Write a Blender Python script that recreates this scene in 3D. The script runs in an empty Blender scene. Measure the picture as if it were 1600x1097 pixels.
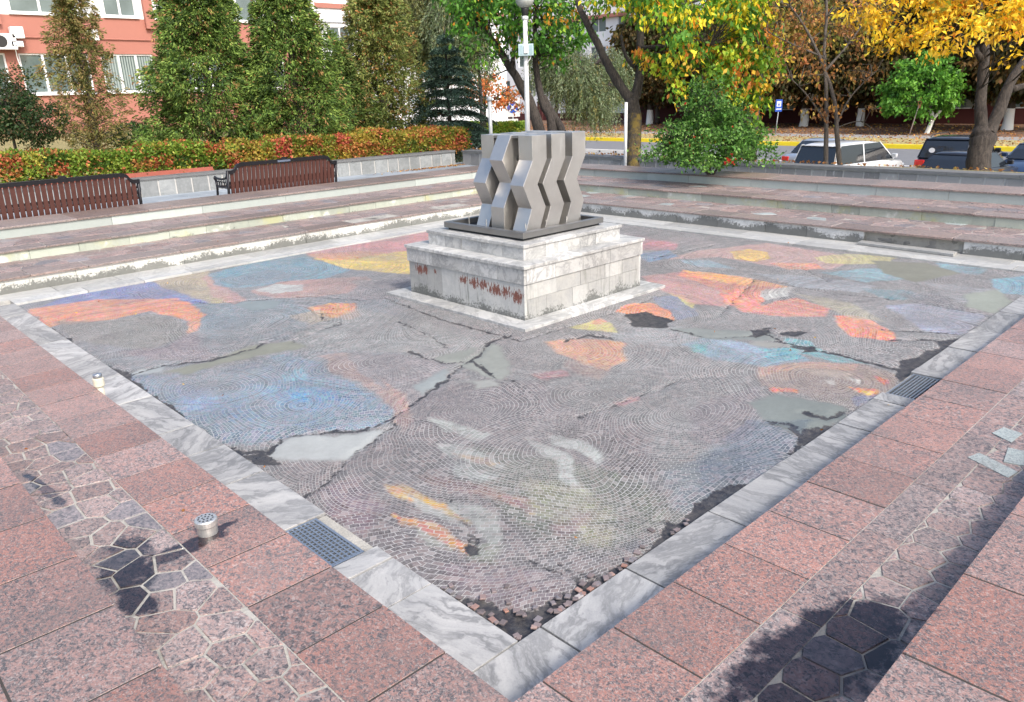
import bpy, math, random
import numpy as np
from mathutils import Vector, Matrix, noise
R = math.radians
scene = bpy.context.scene
COL = scene.collection

# ------------------------------------------------------------------ camera
W0, H0, FPX = 1600, 1097, 1198.92
CAM = np.array([-5.1168, -5.1673, 1.8272])
YAW, PITCH, ROLL = 0.8131036, -0.3245827, -0.0329372
_cy, _sy, _cp, _sp = math.cos(YAW), math.sin(YAW), math.cos(PITCH), math.sin(PITCH)
_F = np.array([_cy*_cp, _sy*_cp, _sp]); _R = np.array([_sy, -_cy, 0.]); _U = np.cross(_R, _F)
_R2 = _R*math.cos(ROLL) + _U*math.sin(ROLL); _U2 = -_R*math.sin(ROLL) + _U*math.cos(ROLL)
cd = bpy.data.cameras.new('camera'); cam = bpy.data.objects.new('camera', cd); COL.objects.link(cam)
cd.sensor_width = 36; cd.lens = 36*FPX/W0; cd.clip_end = 1000; cd.clip_start = .05
M = Matrix([[_R2[i], _U2[i], -_F[i], CAM[i]] for i in range(3)] + [[0, 0, 0, 1]])
cam.matrix_world = M
scene.camera = cam
scene.render.resolution_x = 1024; scene.render.resolution_y = 702

# ------------------------------------------------------------------ light
SUN_DIR = Vector((-0.16, -0.70, 0.70)).normalized()       # towards the sun
w = bpy.data.worlds.new('World'); scene.world = w; w.use_nodes = True
nt = w.node_tree; nt.nodes.clear()
sky = nt.nodes.new('ShaderNodeTexSky'); sky.sky_type = 'NISHITA'; sky.sun_disc = False
sky.sun_elevation = math.asin(SUN_DIR.z); sky.sun_rotation = math.atan2(SUN_DIR.x, SUN_DIR.y)
sky.air_density = 1.0; sky.dust_density = 4.0; sky.ozone_density = 1.0
bg = nt.nodes.new('ShaderNodeBackground'); bg.inputs[1].default_value = 0.15
wo = nt.nodes.new('ShaderNodeOutputWorld')
nt.links.new(sky.outputs[0], bg.inputs[0]); nt.links.new(bg.outputs[0], wo.inputs[0])
sl = bpy.data.lights.new('sun', 'SUN'); sl.energy = 1.75; sl.angle = R(9); sl.color = (1, .95, .88)
so = bpy.data.objects.new('sun', sl); COL.objects.link(so)
so.rotation_euler = SUN_DIR.to_track_quat('Z', 'Y').to_euler(); so.location = (0, 0, 30)
scene.view_settings.view_transform = 'Standard'; scene.view_settings.look = 'None'
scene.view_settings.exposure = 0.95; scene.view_settings.gamma = 1

# ------------------------------------------------------------------ survey helpers (photo pixel + known plane -> point in metres)
def ray(u, v): return _F + _R2*(u-W0/2)/FPX - _U2*(v-H0/2)/FPX
def onz(u, v, z): d = ray(u, v); return CAM + d*(z-CAM[2])/d[2]
def onx(u, v, x): d = ray(u, v); return CAM + d*(x-CAM[0])/d[0]
def ony(u, v, y): d = ray(u, v); return CAM + d*(y-CAM[1])/d[1]
def at(u, v, D): return CAM + ray(u, v)*D
def lin(c):
    c = np.array(c, float)/255.
    return np.where(c <= .04045, c/12.92, ((c+.055)/1.055)**2.4)

# ------------------------------------------------------------------ object helpers
def tag(o, label=None, cat=None, group=None, kind=None):
    if label: o['label'] = label
    if cat: o['category'] = cat
    if group: o['group'] = group
    if kind: o['kind'] = kind
    return o
def empty(name, loc=(0, 0, 0), rz=0, **k):
    o = bpy.data.objects.new(name, None); COL.objects.link(o)
    o.location = [float(a) for a in loc]; o.rotation_euler = (0, 0, rz); o.empty_display_size = .2
    return tag(o, **k)
class MB:
    """collects polygons, then becomes one mesh object"""
    def __init__(s): s.v = []; s.f = []; s.m = []; s.r = []; s.cr = (0, 0, 0)
    def poly(s, pts, m=0):
        b = len(s.v); s.v += [tuple(map(float, p)) for p in pts]; s.f.append(tuple(range(b, b+len(pts)))); s.m.append(m); s.r.append(s.cr)
    def mesh(s, vs, fs, m=0):
        b = len(s.v); s.v += [tuple(map(float, p)) for p in vs]
        for f in fs: s.f.append(tuple(b+i for i in f)); s.m.append(m); s.r.append(s.cr)
    def box(s, x0, x1, y0, y1, z0, z1, m=0, T=None, ch=0):
        if ch:
            vs = [(x0, y0, z0), (x1, y0, z0), (x1, y1, z0), (x0, y1, z0), (x0, y0, z1-ch), (x1, y0, z1-ch), (x1, y1, z1-ch), (x0, y1, z1-ch),
                  (x0+ch, y0+ch, z1), (x1-ch, y0+ch, z1), (x1-ch, y1-ch, z1), (x0+ch, y1-ch, z1)]
            fs = [(3, 2, 1, 0), (0, 1, 5, 4), (1, 2, 6, 5), (2, 3, 7, 6), (3, 0, 4, 7), (4, 5, 9, 8), (5, 6, 10, 9), (6, 7, 11, 10), (7, 4, 8, 11), (8, 9, 10, 11)]
        else:
            vs = [(x0, y0, z0), (x1, y0, z0), (x1, y1, z0), (x0, y1, z0), (x0, y0, z1), (x1, y0, z1), (x1, y1, z1), (x0, y1, z1)]
            fs = [(3, 2, 1, 0), (0, 1, 5, 4), (1, 2, 6, 5), (2, 3, 7, 6), (3, 0, 4, 7), (4, 5, 6, 7)]
        if T: vs = [T(*p) for p in vs]
        s.mesh(vs, fs, m)
    def tube(s, pts, rad, n=8, m=0, cap=True):
        pts = [Vector([float(a) for a in p]) for p in pts]
        if not hasattr(rad, '__len__'): rad = [rad]*len(pts)
        b = len(s.v); up = Vector((0.13, 0.21, 1)).normalized(); prev = None
        for i, p in enumerate(pts):
            d = (pts[min(i+1, len(pts)-1)]-pts[max(i-1, 0)]).normalized()
            a = prev - d*prev.dot(d) if prev is not None else (up.cross(d) if abs(d.dot(up)) < .95 else Vector((1, 0, 0)).cross(d))
            if a.length < 1e-5: a = d.orthogonal()
            a.normalize(); prev = a; c = d.cross(a)
            for k in range(n):
                t = 2*math.pi*k/n; s.v.append(tuple(p + (a*math.cos(t)+c*math.sin(t))*rad[i]))
        for i in range(len(pts)-1):
            for k in range(n):
                s.f.append((b+i*n+k, b+i*n+(k+1) % n, b+(i+1)*n+(k+1) % n, b+(i+1)*n+k)); s.m.append(m); s.r.append(s.cr)
        if cap:
            s.f.append(tuple(b+k for k in reversed(range(n)))); s.m.append(m); s.r.append(s.cr)
            e = b+(len(pts)-1)*n; s.f.append(tuple(e+k for k in range(n))); s.m.append(m); s.r.append(s.cr)
    def lathe(s, prof, c=(0, 0, 0), n=20, m=0):
        b = len(s.v)
        for r, z in prof:
            for k in range(n):
                t = 2*math.pi*k/n; s.v.append((c[0]+r*math.cos(t), c[1]+r*math.sin(t), c[2]+z))
        for i in range(len(prof)-1):
            for k in range(n):
                s.f.append((b+i*n+k, b+i*n+(k+1) % n, b+(i+1)*n+(k+1) % n, b+(i+1)*n+k)); s.m.append(m); s.r.append(s.cr)
        s.f.append(tuple(b+k for k in reversed(range(n)))); s.m.append(m); s.r.append(s.cr)
        e = b+(len(prof)-1)*n; s.f.append(tuple(e+k for k in range(n))); s.m.append(m); s.r.append(s.cr)
    def build(s, name, mats, parent=None, smooth=False, loc=None, bevel=0, **k):
        me = bpy.data.meshes.new(name); me.from_pydata(s.v, [], s.f)
        if not isinstance(mats, (list, tuple)): mats = [mats]
        for m in mats: me.materials.append(m)
        me.polygons.foreach_set('material_index', s.m)
        if any(r != (0, 0, 0) for r in s.r):
            a = me.attributes.new('rnd', 'FLOAT_VECTOR', 'FACE'); a.data.foreach_set('vector', np.array(s.r, np.float32).ravel())
        if smooth: me.polygons.foreach_set('use_smooth', [True]*len(s.f))
        me.update()
        o = bpy.data.objects.new(name, me); COL.objects.link(o); o.parent = parent
        if loc is not None: o.location = loc
        if bevel:
            md = o.modifiers.new('bevel', 'BEVEL'); md.width = bevel; md.segments = 2; md.limit_method = 'ANGLE'; md.angle_limit = R(40)
        return tag(o, **k)

# ------------------------------------------------------------------ node helpers
def new_mat(name):
    m = bpy.data.materials.new(name); m.use_nodes = True
    n = m.node_tree; b = n.nodes['Principled BSDF']; return m, n, b
class NT:
    def __init__(s, n): s.n = n
    def node(s, t, **k):
        a = s.n.nodes.new(t)
        for q, v in k.items(): setattr(a, q, v)
        return a
    def link(s, a, b): s.n.links.new(a, b)
    def put(s, sock, v):
        if hasattr(v, 'default_value') or isinstance(v, bpy.types.NodeSocket): s.link(v, sock)
        else: sock.default_value = v
    def math(s, op, a, b=0., c=0., clamp=False):
        x = s.node('ShaderNodeMath', operation=op, use_clamp=clamp)
        s.put(x.inputs[0], a); s.put(x.inputs[1], b); s.put(x.inputs[2], c); return x.outputs[0]
    def vmath(s, op, a, b=(0, 0, 0)):
        x = s.node('ShaderNodeVectorMath', operation=op); s.put(x.inputs[0], a)
        if op == 'SCALE': s.put(x.inputs[3], b)
        else: s.put(x.inputs[1], b)
        return x.outputs['Value'] if op in ('DISTANCE', 'LENGTH', 'DOT_PRODUCT') else x.outputs[0]
    def mix(s, f, a, b, mode='MIX'):
        x = s.node('ShaderNodeMix', data_type='RGBA', blend_type=mode)
        s.put(x.inputs[0], f)
        for q, v in ((6, a), (7, b)):
            if isinstance(v, (tuple, list)) and len(v) == 3: v = (*v, 1)
            s.put(x.inputs[q], v)
        return x.outputs[2]
    def noise(s, vec, scale, detail=3, rough=.5, out=0, dist=0.):
        x = s.node('ShaderNodeTexNoise'); 
        if vec is not None: s.link(vec, x.inputs['Vector'])
        x.inputs['Scale'].default_value = scale; x.inputs['Detail'].default_value = detail; x.inputs['Roughness'].default_value = rough
        x.inputs['Distortion'].default_value = dist; return x.outputs[out]
    def voro(s, vec, scale, feature='F1', out='Distance', rnd=1.):
        x = s.node('ShaderNodeTexVoronoi', feature=feature)
        if vec is not None: s.link(vec, x.inputs['Vector'])
        x.inputs['Scale'].default_value = scale; x.inputs['Randomness'].default_value = rnd; return x.outputs[out]
    def ramp(s, f, stops, interp='LINEAR'):
        x = s.node('ShaderNodeValToRGB'); x.color_ramp.interpolation = interp; e = x.color_ramp.elements
        while len(e) < len(stops): e.new(.5)
        for i, (p, c) in enumerate(stops):
            e[i].position = p
            if not isinstance(c, (tuple, list)): c = (c, c, c)
            e[i].color = (*c, 1)
        s.link(f, x.inputs[0]); return x.outputs[0]
    def attr(s, name): x = s.node('ShaderNodeAttribute'); x.attribute_name = name; return x
    def obj(s): return s.node('ShaderNodeTexCoord').outputs['Object']
    def geo(s): return s.node('ShaderNodeNewGeometry').outputs['Position']
    def bump(s, b, h, strength=.3, dist=.01):
        x = s.node('ShaderNodeBump'); x.inputs['Strength'].default_value = strength; x.inputs['Distance'].default_value = dist
        s.link(h, x.inputs['Height']); s.link(x.outputs[0], b.inputs['Normal'])
    def sep(s, v): x = s.node('ShaderNodeSeparateXYZ'); s.link(v, x.inputs[0]); return x.outputs
def c3(*c): return tuple(lin(c))

def plain(name, col, rough=.6, metal=0., var=.12, scale=20, bump=.1, coat=0.):
    m, n, b = new_mat(name); t = NT(n); p = t.geo()
    f = t.noise(p, scale, 5, .6)
    c = t.mix(f, tuple(x*(1-var) for x in col), tuple(min(1, x*(1+var)) for x in col))
    t.link(c, b.inputs['Base Color']); b.inputs['Metallic'].default_value = metal
    t.link(t.math('MULTIPLY_ADD', f, .16, rough-.08, clamp=True), b.inputs['Roughness'])
    if coat: b.inputs['Coat Weight'].default_value = coat; b.inputs['Coat Roughness'].default_value = .05
    if bump: t.bump(b, t.noise(p, scale*3, 4), bump, .005)
    return m

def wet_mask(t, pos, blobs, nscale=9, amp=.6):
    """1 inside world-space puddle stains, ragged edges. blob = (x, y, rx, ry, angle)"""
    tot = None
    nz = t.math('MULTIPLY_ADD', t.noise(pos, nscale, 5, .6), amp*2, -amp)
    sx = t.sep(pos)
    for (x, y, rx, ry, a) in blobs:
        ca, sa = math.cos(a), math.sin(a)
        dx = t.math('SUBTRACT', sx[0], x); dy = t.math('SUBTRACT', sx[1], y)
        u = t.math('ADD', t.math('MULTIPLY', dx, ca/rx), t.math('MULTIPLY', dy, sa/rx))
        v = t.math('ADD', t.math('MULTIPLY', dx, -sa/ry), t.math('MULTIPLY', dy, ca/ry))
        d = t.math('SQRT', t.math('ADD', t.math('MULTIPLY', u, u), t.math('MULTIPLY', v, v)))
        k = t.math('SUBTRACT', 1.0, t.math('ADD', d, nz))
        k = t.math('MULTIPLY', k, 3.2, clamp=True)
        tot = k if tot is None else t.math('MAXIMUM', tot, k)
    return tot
def blob_px(pts, z, grow=1.):
    P = np.array([onz(u, v, z)[:2] for u, v in pts]); c = P.mean(0); d = P-c
    u, s_, vt = np.linalg.svd(d, full_matrices=False)
    r = np.abs(d@vt.T).max(0)*grow
    return (float(c[0]), float(c[1]), float(r[0]), float(max(r[1], .03)), math.atan2(vt[0, 1], vt[0, 0]))
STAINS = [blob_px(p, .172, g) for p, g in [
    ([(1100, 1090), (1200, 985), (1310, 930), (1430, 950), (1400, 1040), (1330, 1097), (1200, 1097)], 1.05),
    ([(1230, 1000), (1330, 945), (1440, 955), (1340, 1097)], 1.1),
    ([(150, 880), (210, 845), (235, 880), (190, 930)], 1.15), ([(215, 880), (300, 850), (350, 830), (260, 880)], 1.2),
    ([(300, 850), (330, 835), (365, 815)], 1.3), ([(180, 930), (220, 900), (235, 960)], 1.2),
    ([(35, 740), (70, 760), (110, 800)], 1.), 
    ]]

def granite(name, c_a, c_b, c_dark, c_pale, scale=52, rough=.42, wet=None, coarse=1.0, macro=.5):
    m, n, b = new_mat(name); t = NT(n); g = t.geo()
    r = t.attr('rnd').outputs['Vector']
    rs = t.sep(r)
    p = t.vmath('SCALE', t.vmath('ADD', g, t.vmath('SCALE', r, 7.3)), t.math('MULTIPLY_ADD', rs[0], .55, .80))
    w_ = t.vmath('ADD', p, t.vmath('SCALE', t.node('ShaderNodeTexNoise').outputs['Color'], 0.))
    nn = t.node('ShaderNodeTexNoise'); t.link(p, nn.inputs['Vector']); nn.inputs['Scale'].default_value = 26; nn.inputs['Detail'].default_value = 3
    w_ = t.vmath('ADD', p, t.vmath('SCALE', nn.outputs['Color'], .035))
    st = t.vmath('MULTIPLY', w_, (1, .72, 1))
    cell = t.sep(t.voro(st, scale*1.5*coarse, 'F1', 'Color')); c2n = t.node('ShaderNodeTexVoronoi'); t.link(t.vmath('ADD', st, (5.1, 2.2, .3)), c2n.inputs['Vector']); c2n.inputs['Scale'].default_value = scale*2.6*coarse
    cell2 = t.sep(c2n.outputs['Color'])
    mac = t.noise(p, 2.6, 4, .6); med = t.noise(st, 44*coarse, 6, .85)
    v = t.math('ADD', t.math('MULTIPLY', t.math('SUBTRACT', med, .5), 1.9), t.math('MULTIPLY', cell[0], .42)); v = t.math('ADD', v, t.math('MULTIPLY', cell2[0], .42)); v = t.math('ADD', v, t.math('MULTIPLY', t.math('SUBTRACT', mac, .5), .5))
    dark = t.math('MULTIPLY', t.math('SUBTRACT', .34, v), 9, clamp=True)
    mid_ = tuple(.5*x+.5*y for x, y in zip(c_b, c_dark))
    col = t.ramp(v, [(0.10, c_dark), (.27, mid_), (.38, c_b), (.58, c_a), (.80, tuple(x*1.12 for x in c_a)), (.97, c_pale)])
    wh = t.math('MULTIPLY', t.math('SUBTRACT', cell2[1], .84), 9, clamp=True); col = t.mix(t.math('MULTIPLY', wh, .55), col, c_pale)
    fine = t.noise(p, 190, 2)
    col = t.mix(t.math('MULTIPLY', t.math('SUBTRACT', fine, .45), .9, clamp=True), col, (.52, .47, .45))
    grime = t.math('MULTIPLY', t.math('SUBTRACT', t.noise(g, 2.1, 6, .7), .5), 1.9, clamp=True)
    col = t.mix(grime, col, (.16, .145, .14))
    if name == 'flagstone': col = t.mix(t.math('MULTIPLY', t.math('GREATER_THAN', rs[1], .90), .65), col, t.mix(v, (.10, .105, .12), (.30, .31, .33)))
    tint = t.math('MULTIPLY_ADD', rs[2], .36, .78)
    x = t.node('ShaderNodeHueSaturation'); t.link(col, x.inputs['Color']); t.link(tint, x.inputs['Value'])
    t.link(t.math('MULTIPLY_ADD', rs[1], .35, .78), x.inputs['Saturation'])
    col = x.outputs[0]
    rg = t.math('MULTIPLY_ADD', t.noise(g, 5, 4), .25, rough-.12)
    h = t.math('ADD', t.noise(p, 120, 3), t.math('MULTIPLY', dark, -.25))
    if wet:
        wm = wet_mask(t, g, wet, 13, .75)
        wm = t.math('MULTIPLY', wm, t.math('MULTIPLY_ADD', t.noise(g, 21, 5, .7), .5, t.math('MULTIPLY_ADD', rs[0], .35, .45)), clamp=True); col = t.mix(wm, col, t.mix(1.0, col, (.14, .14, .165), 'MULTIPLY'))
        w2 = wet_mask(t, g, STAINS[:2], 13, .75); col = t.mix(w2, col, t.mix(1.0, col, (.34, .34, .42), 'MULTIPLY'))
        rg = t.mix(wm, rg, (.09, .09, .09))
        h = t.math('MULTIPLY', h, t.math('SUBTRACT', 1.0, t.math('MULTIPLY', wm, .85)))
    t.link(col, b.inputs['Base Color']); t.link(rg, b.inputs['Roughness'])
    t.bump(b, h, .25, .004)
    return m
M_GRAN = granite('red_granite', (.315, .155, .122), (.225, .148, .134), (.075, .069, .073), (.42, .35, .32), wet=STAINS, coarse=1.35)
M_GRANB = granite('rose_granite_worn', (.235, .168, .148), (.195, .152, .138), (.075, .068, .066), (.36, .31, .28), scale=60)
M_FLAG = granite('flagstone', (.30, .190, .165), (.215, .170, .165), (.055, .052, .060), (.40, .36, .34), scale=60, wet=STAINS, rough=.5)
M_FLAGG = granite('green_flagstone', (.31, .36, .35), (.27, .32, .32), (.17, .20, .20), (.42, .45, .44), scale=90, macro=.1, rough=.5)

def mortar_mat():
    m, n, b = new_mat('mortar'); t = NT(n); g = t.geo()
    f = t.noise(g, 7, 6, .7)
    col = t.mix(f, (.17, .165, .14), (.52, .50, .46))
    dk = t.math('MULTIPLY', t.math('SUBTRACT', t.noise(g, 3.1, 4, .6), .56), 7, clamp=True)
    col = t.mix(dk, col, (.045, .042, .038))
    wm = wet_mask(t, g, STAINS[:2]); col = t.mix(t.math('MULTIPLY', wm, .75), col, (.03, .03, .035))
    t.link(col, b.inputs['Base Color']); t.link(t.mix(wm, (.85,)*3, (.15,)*3), b.inputs['Roughness'])
    t.bump(b, t.noise(g, 60, 5), .6, .01); return m
M_MORT = mortar_mat()
M_DARKJ = plain('dark_joint', (.05, .047, .045), .9, var=.3)

def marble(name, pale, grey, vein, mould=0., mcol=(.06, .065, .06), zc=0., zr=.16, streak=0., rust=None, vs=3.2, rough=.35, lichen=0.):
    m, n, b = new_mat(name); t = NT(n); g = t.geo()
    r = t.attr('rnd').outputs['Vector']; rs = t.sep(r)
    p = t.vmath('ADD', g, t.vmath('SCALE', r, 9.1))
    vr = t.node('ShaderNodeVectorRotate', rotation_type='Z_AXIS'); t.link(p, vr.inputs['Vector']); t.link(t.math('MULTIPLY', rs[1], 6.28), vr.inputs['Angle'])
    sv = t.vmath('MULTIPLY', vr.outputs[0], (1, .22, .6))
    wp = t.node('ShaderNodeTexNoise'); t.link(vr.outputs[0], wp.inputs['Vector']); wp.inputs['Scale'].default_value = 4; wp.inputs['Detail'].default_value = 4
    sv = t.vmath('ADD', sv, t.vmath('SCALE', wp.outputs['Color'], .16))
    v = t.math('MULTIPLY', t.math('SUBTRACT', .07, t.math('ABSOLUTE', t.math('SUBTRACT', t.noise(sv, vs*4, 5, .65), .5))), 14, clamp=True)
    v = t.math('MULTIPLY', v, t.math('MULTIPLY', t.noise(g, 4, 3), 1.7, clamp=True))
    cl = t.noise(sv, vs*3.2, 7, .75)
    col = t.mix(t.math('MULTIPLY', t.math('SUBTRACT', cl, .36), 2.8, clamp=True), pale, grey)
    col = t.mix(t.math('MULTIPLY', v, vein), col, tuple(c*.42 for c in grey))
    sp_ = t.math('MULTIPLY', t.math('SUBTRACT', t.noise(g, 150, 3, .7), .5), .9, clamp=True); col = t.mix(sp_, col, tuple(c*.5 for c in grey))
    x = t.node('ShaderNodeHueSaturation'); t.link(col, x.inputs['Color']); t.link(t.math('MULTIPLY_ADD', rs[0], .34, .80), x.inputs['Value']); col = x.outputs[0]
    gs = t.sep(g)
    if mould:
        hz = t.math('DIVIDE', t.math('SUBTRACT', gs[2], zc), zr)           # 0 foot .. 1 top
        wide = t.noise(t.vmath('MULTIPLY', g, (1, 1, .35)), 2.6, 3, .6)
        spk = t.noise(g, 42, 5, .75)
        k = t.math('SUBTRACT', t.math('ADD', t.math('MULTIPLY', wide, 1.6), t.math('MULTIPLY', spk, 1.5)), t.math('MULTIPLY_ADD', hz, .85, 1.72-mould*.5))
        k = t.math('MULTIPLY', k, 5, clamp=True)
        col = t.mix(t.math('MULTIPLY', k, .8), col, mcol)
    if streak:
        sk = t.noise(t.vmath('MULTIPLY', g, (1, 1, .09)), 26, 4, .7)
        k = t.math('MULTIPLY', t.math('SUBTRACT', sk, .52), 4, clamp=True)
        k2 = t.math('MULTIPLY', t.math('SUBTRACT', t.noise(t.vmath('MULTIPLY', g, (1, 1, .5)), 3.3, 3), .42), 5, clamp=True)
        col = t.mix(t.math('MULTIPLY', t.math('MULTIPLY', k, k2), streak), col, (.09, .10, .08))
    if lichen:
        k = t.math('MULTIPLY', t.math('SUBTRACT', t.noise(g, 2.3, 6, .7), .53), 9, clamp=True)
        col = t.mix(t.math('MULTIPLY', k, lichen), col, (.40, .40, .20))
        k = t.math('MULTIPLY', t.math('SUBTRACT', t.noise(t.vmath('ADD', g, (9, 4, 2)), 3.1, 6, .7), .57), 12, clamp=True)
        col = t.mix(t.math('MULTIPLY', k, lichen), col, (.66, .68, .66))
    if rust:                                                                 # flaked patches on the plinth: world blobs in (along y, z)
        tot = None
        nz = t.noise(t.vmath('MULTIPLY', g, (1, 1, .25)), 55, 4, .8)
        for (yy, zz, ry, rz) in rust:
            dy = t.math('DIVIDE', t.math('SUBTRACT', gs[1], yy), ry); dz = t.math('DIVIDE', t.math('SUBTRACT', gs[2], zz), rz)
            d = t.math('SQRT', t.math('ADD', t.math('MULTIPLY', dy, dy), t.math('MULTIPLY', dz, dz)))
            k = t.math('MULTIPLY', t.math('SUBTRACT', t.math('MULTIPLY_ADD', nz, 4.2, -1.35), d), 6, clamp=True)
            tot = k if tot is None else t.math('MAXIMUM', tot, k)
        tot = t.math('MULTIPLY', tot, t.math('LESS_THAN', gs[0], -.785))
        fl = t.mix(t.noise(g, 90, 3), (.05, .035, .03), (.30, .10, .07))
        col = t.mix(tot, col, fl)
    t.link(col, b.inputs['Base Color']); t.link(t.math('MULTIPLY_ADD', cl, .3, rough-.1), b.inputs['Roughness'])
    t.bump(b, t.noise(g, 70, 4), .15, .004); return m
M_MARB = marble('grey_marble', (.46, .455, .44), (.25, .255, .26), .7, vs=2.2)
M_MARBW = marble('white_marble', (.46, .46, .44), (.33, .34, .34), .3, vs=2.2)
M_R1 = marble('stained_riser_marble', (.66, .66, .62), (.54, .55, .51), .2, mould=1.35, zc=0, zr=.16, streak=.35)
M_R1D = marble('mouldy_riser_marble', (.60, .61, .60), (.46, .47, .47), .2, mould=1.65, zc=0, zr=.16, streak=.35)
M_R2 = marble('greenish_riser_stone', (.42, .46, .39), (.35, .39, .34), .12, lichen=.65, streak=.3, mould=.15, zc=.17, zr=.12)
M_R3 = marble('pale_green_riser_stone', (.41, .46, .44), (.36, .41, .39), .05, streak=.12)
M_PLINTH = marble('flaking_plinth_marble', (.44, .44, .42), (.33, .34, .34), .15, mould=.9, zc=0, zr=.20, streak=1.0, rust=[(.64, .255, .09, .055), (.56, .262, .05, .05), (.42, .265, .03, .035), (-.0, .255, .08, .05), (-.14, .25, .10, .055), (-.26, .245, .07, .06), (-.42, .225, .13, .07), (-.55, .225, .10, .06), (-.68, .21, .08, .065)])
M_PEDW = marble('pedestal_marble', (.53, .53, .51), (.37, .38, .385), .6, vs=2.6, streak=.18)

# ------------------------------------------------------------------ mosaic floor
HX, HY = 3.6, 3.55
rng = np.random.default_rng(7)
def vnoise(x, y, sc, seed=0, oct=3):
    out = np.zeros_like(x); amp = 1; tot = 0
    r = np.random.default_rng(seed)
    for o in range(oct):
        tab = r.random((64, 64)); u = x*sc*2**o+31.7*o; v = y*sc*2**o+17.3*o
        iu = np.floor(u).astype(int); iv = np.floor(v).astype(int); fu = u-iu; fv = v-iv
        fu = fu*fu*(3-2*fu); fv = fv*fv*(3-2*fv)
        g = lambda a, b_: tab[a % 64, b_ % 64]
        out += amp*((g(iu, iv)*(1-fu)+g(iu+1, iv)*fu)*(1-fv)+(g(iu, iv+1)*(1-fu)+g(iu+1, iv+1)*fu)*fv); tot += amp; amp *= .5
    return out/tot
def seg_dist(X, Y, poly, closed):
    d = np.full(X.shape, 9.); n = len(poly)
    for i in range(n if closed else n-1):
        a, b_ = poly[i], poly[(i+1) % n]; ab = b_-a; l = max((ab**2).sum(), 1e-9)
        t = np.clip(((X-a[0])*ab[0]+(Y-a[1])*ab[1])/l, 0, 1)
        d = np.minimum(d, np.hypot(X-a[0]-ab[0]*t, Y-a[1]-ab[1]*t))
    return d
def inside(X, Y, poly):
    c = np.zeros(X.shape, bool); n = len(poly)
    for i in range(n):
        x1, y1 = poly[i]; x2, y2 = poly[(i+1) % n]
        k = ((y1 > Y) != (y2 > Y)) & (X < (x2-x1)*(Y-y1)/((y2-y1) or 1e-9)+x1); c ^= k
    return c
def toW(pts): return np.array([onz(u, v, 0)[:2] for u, v in pts])
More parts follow.
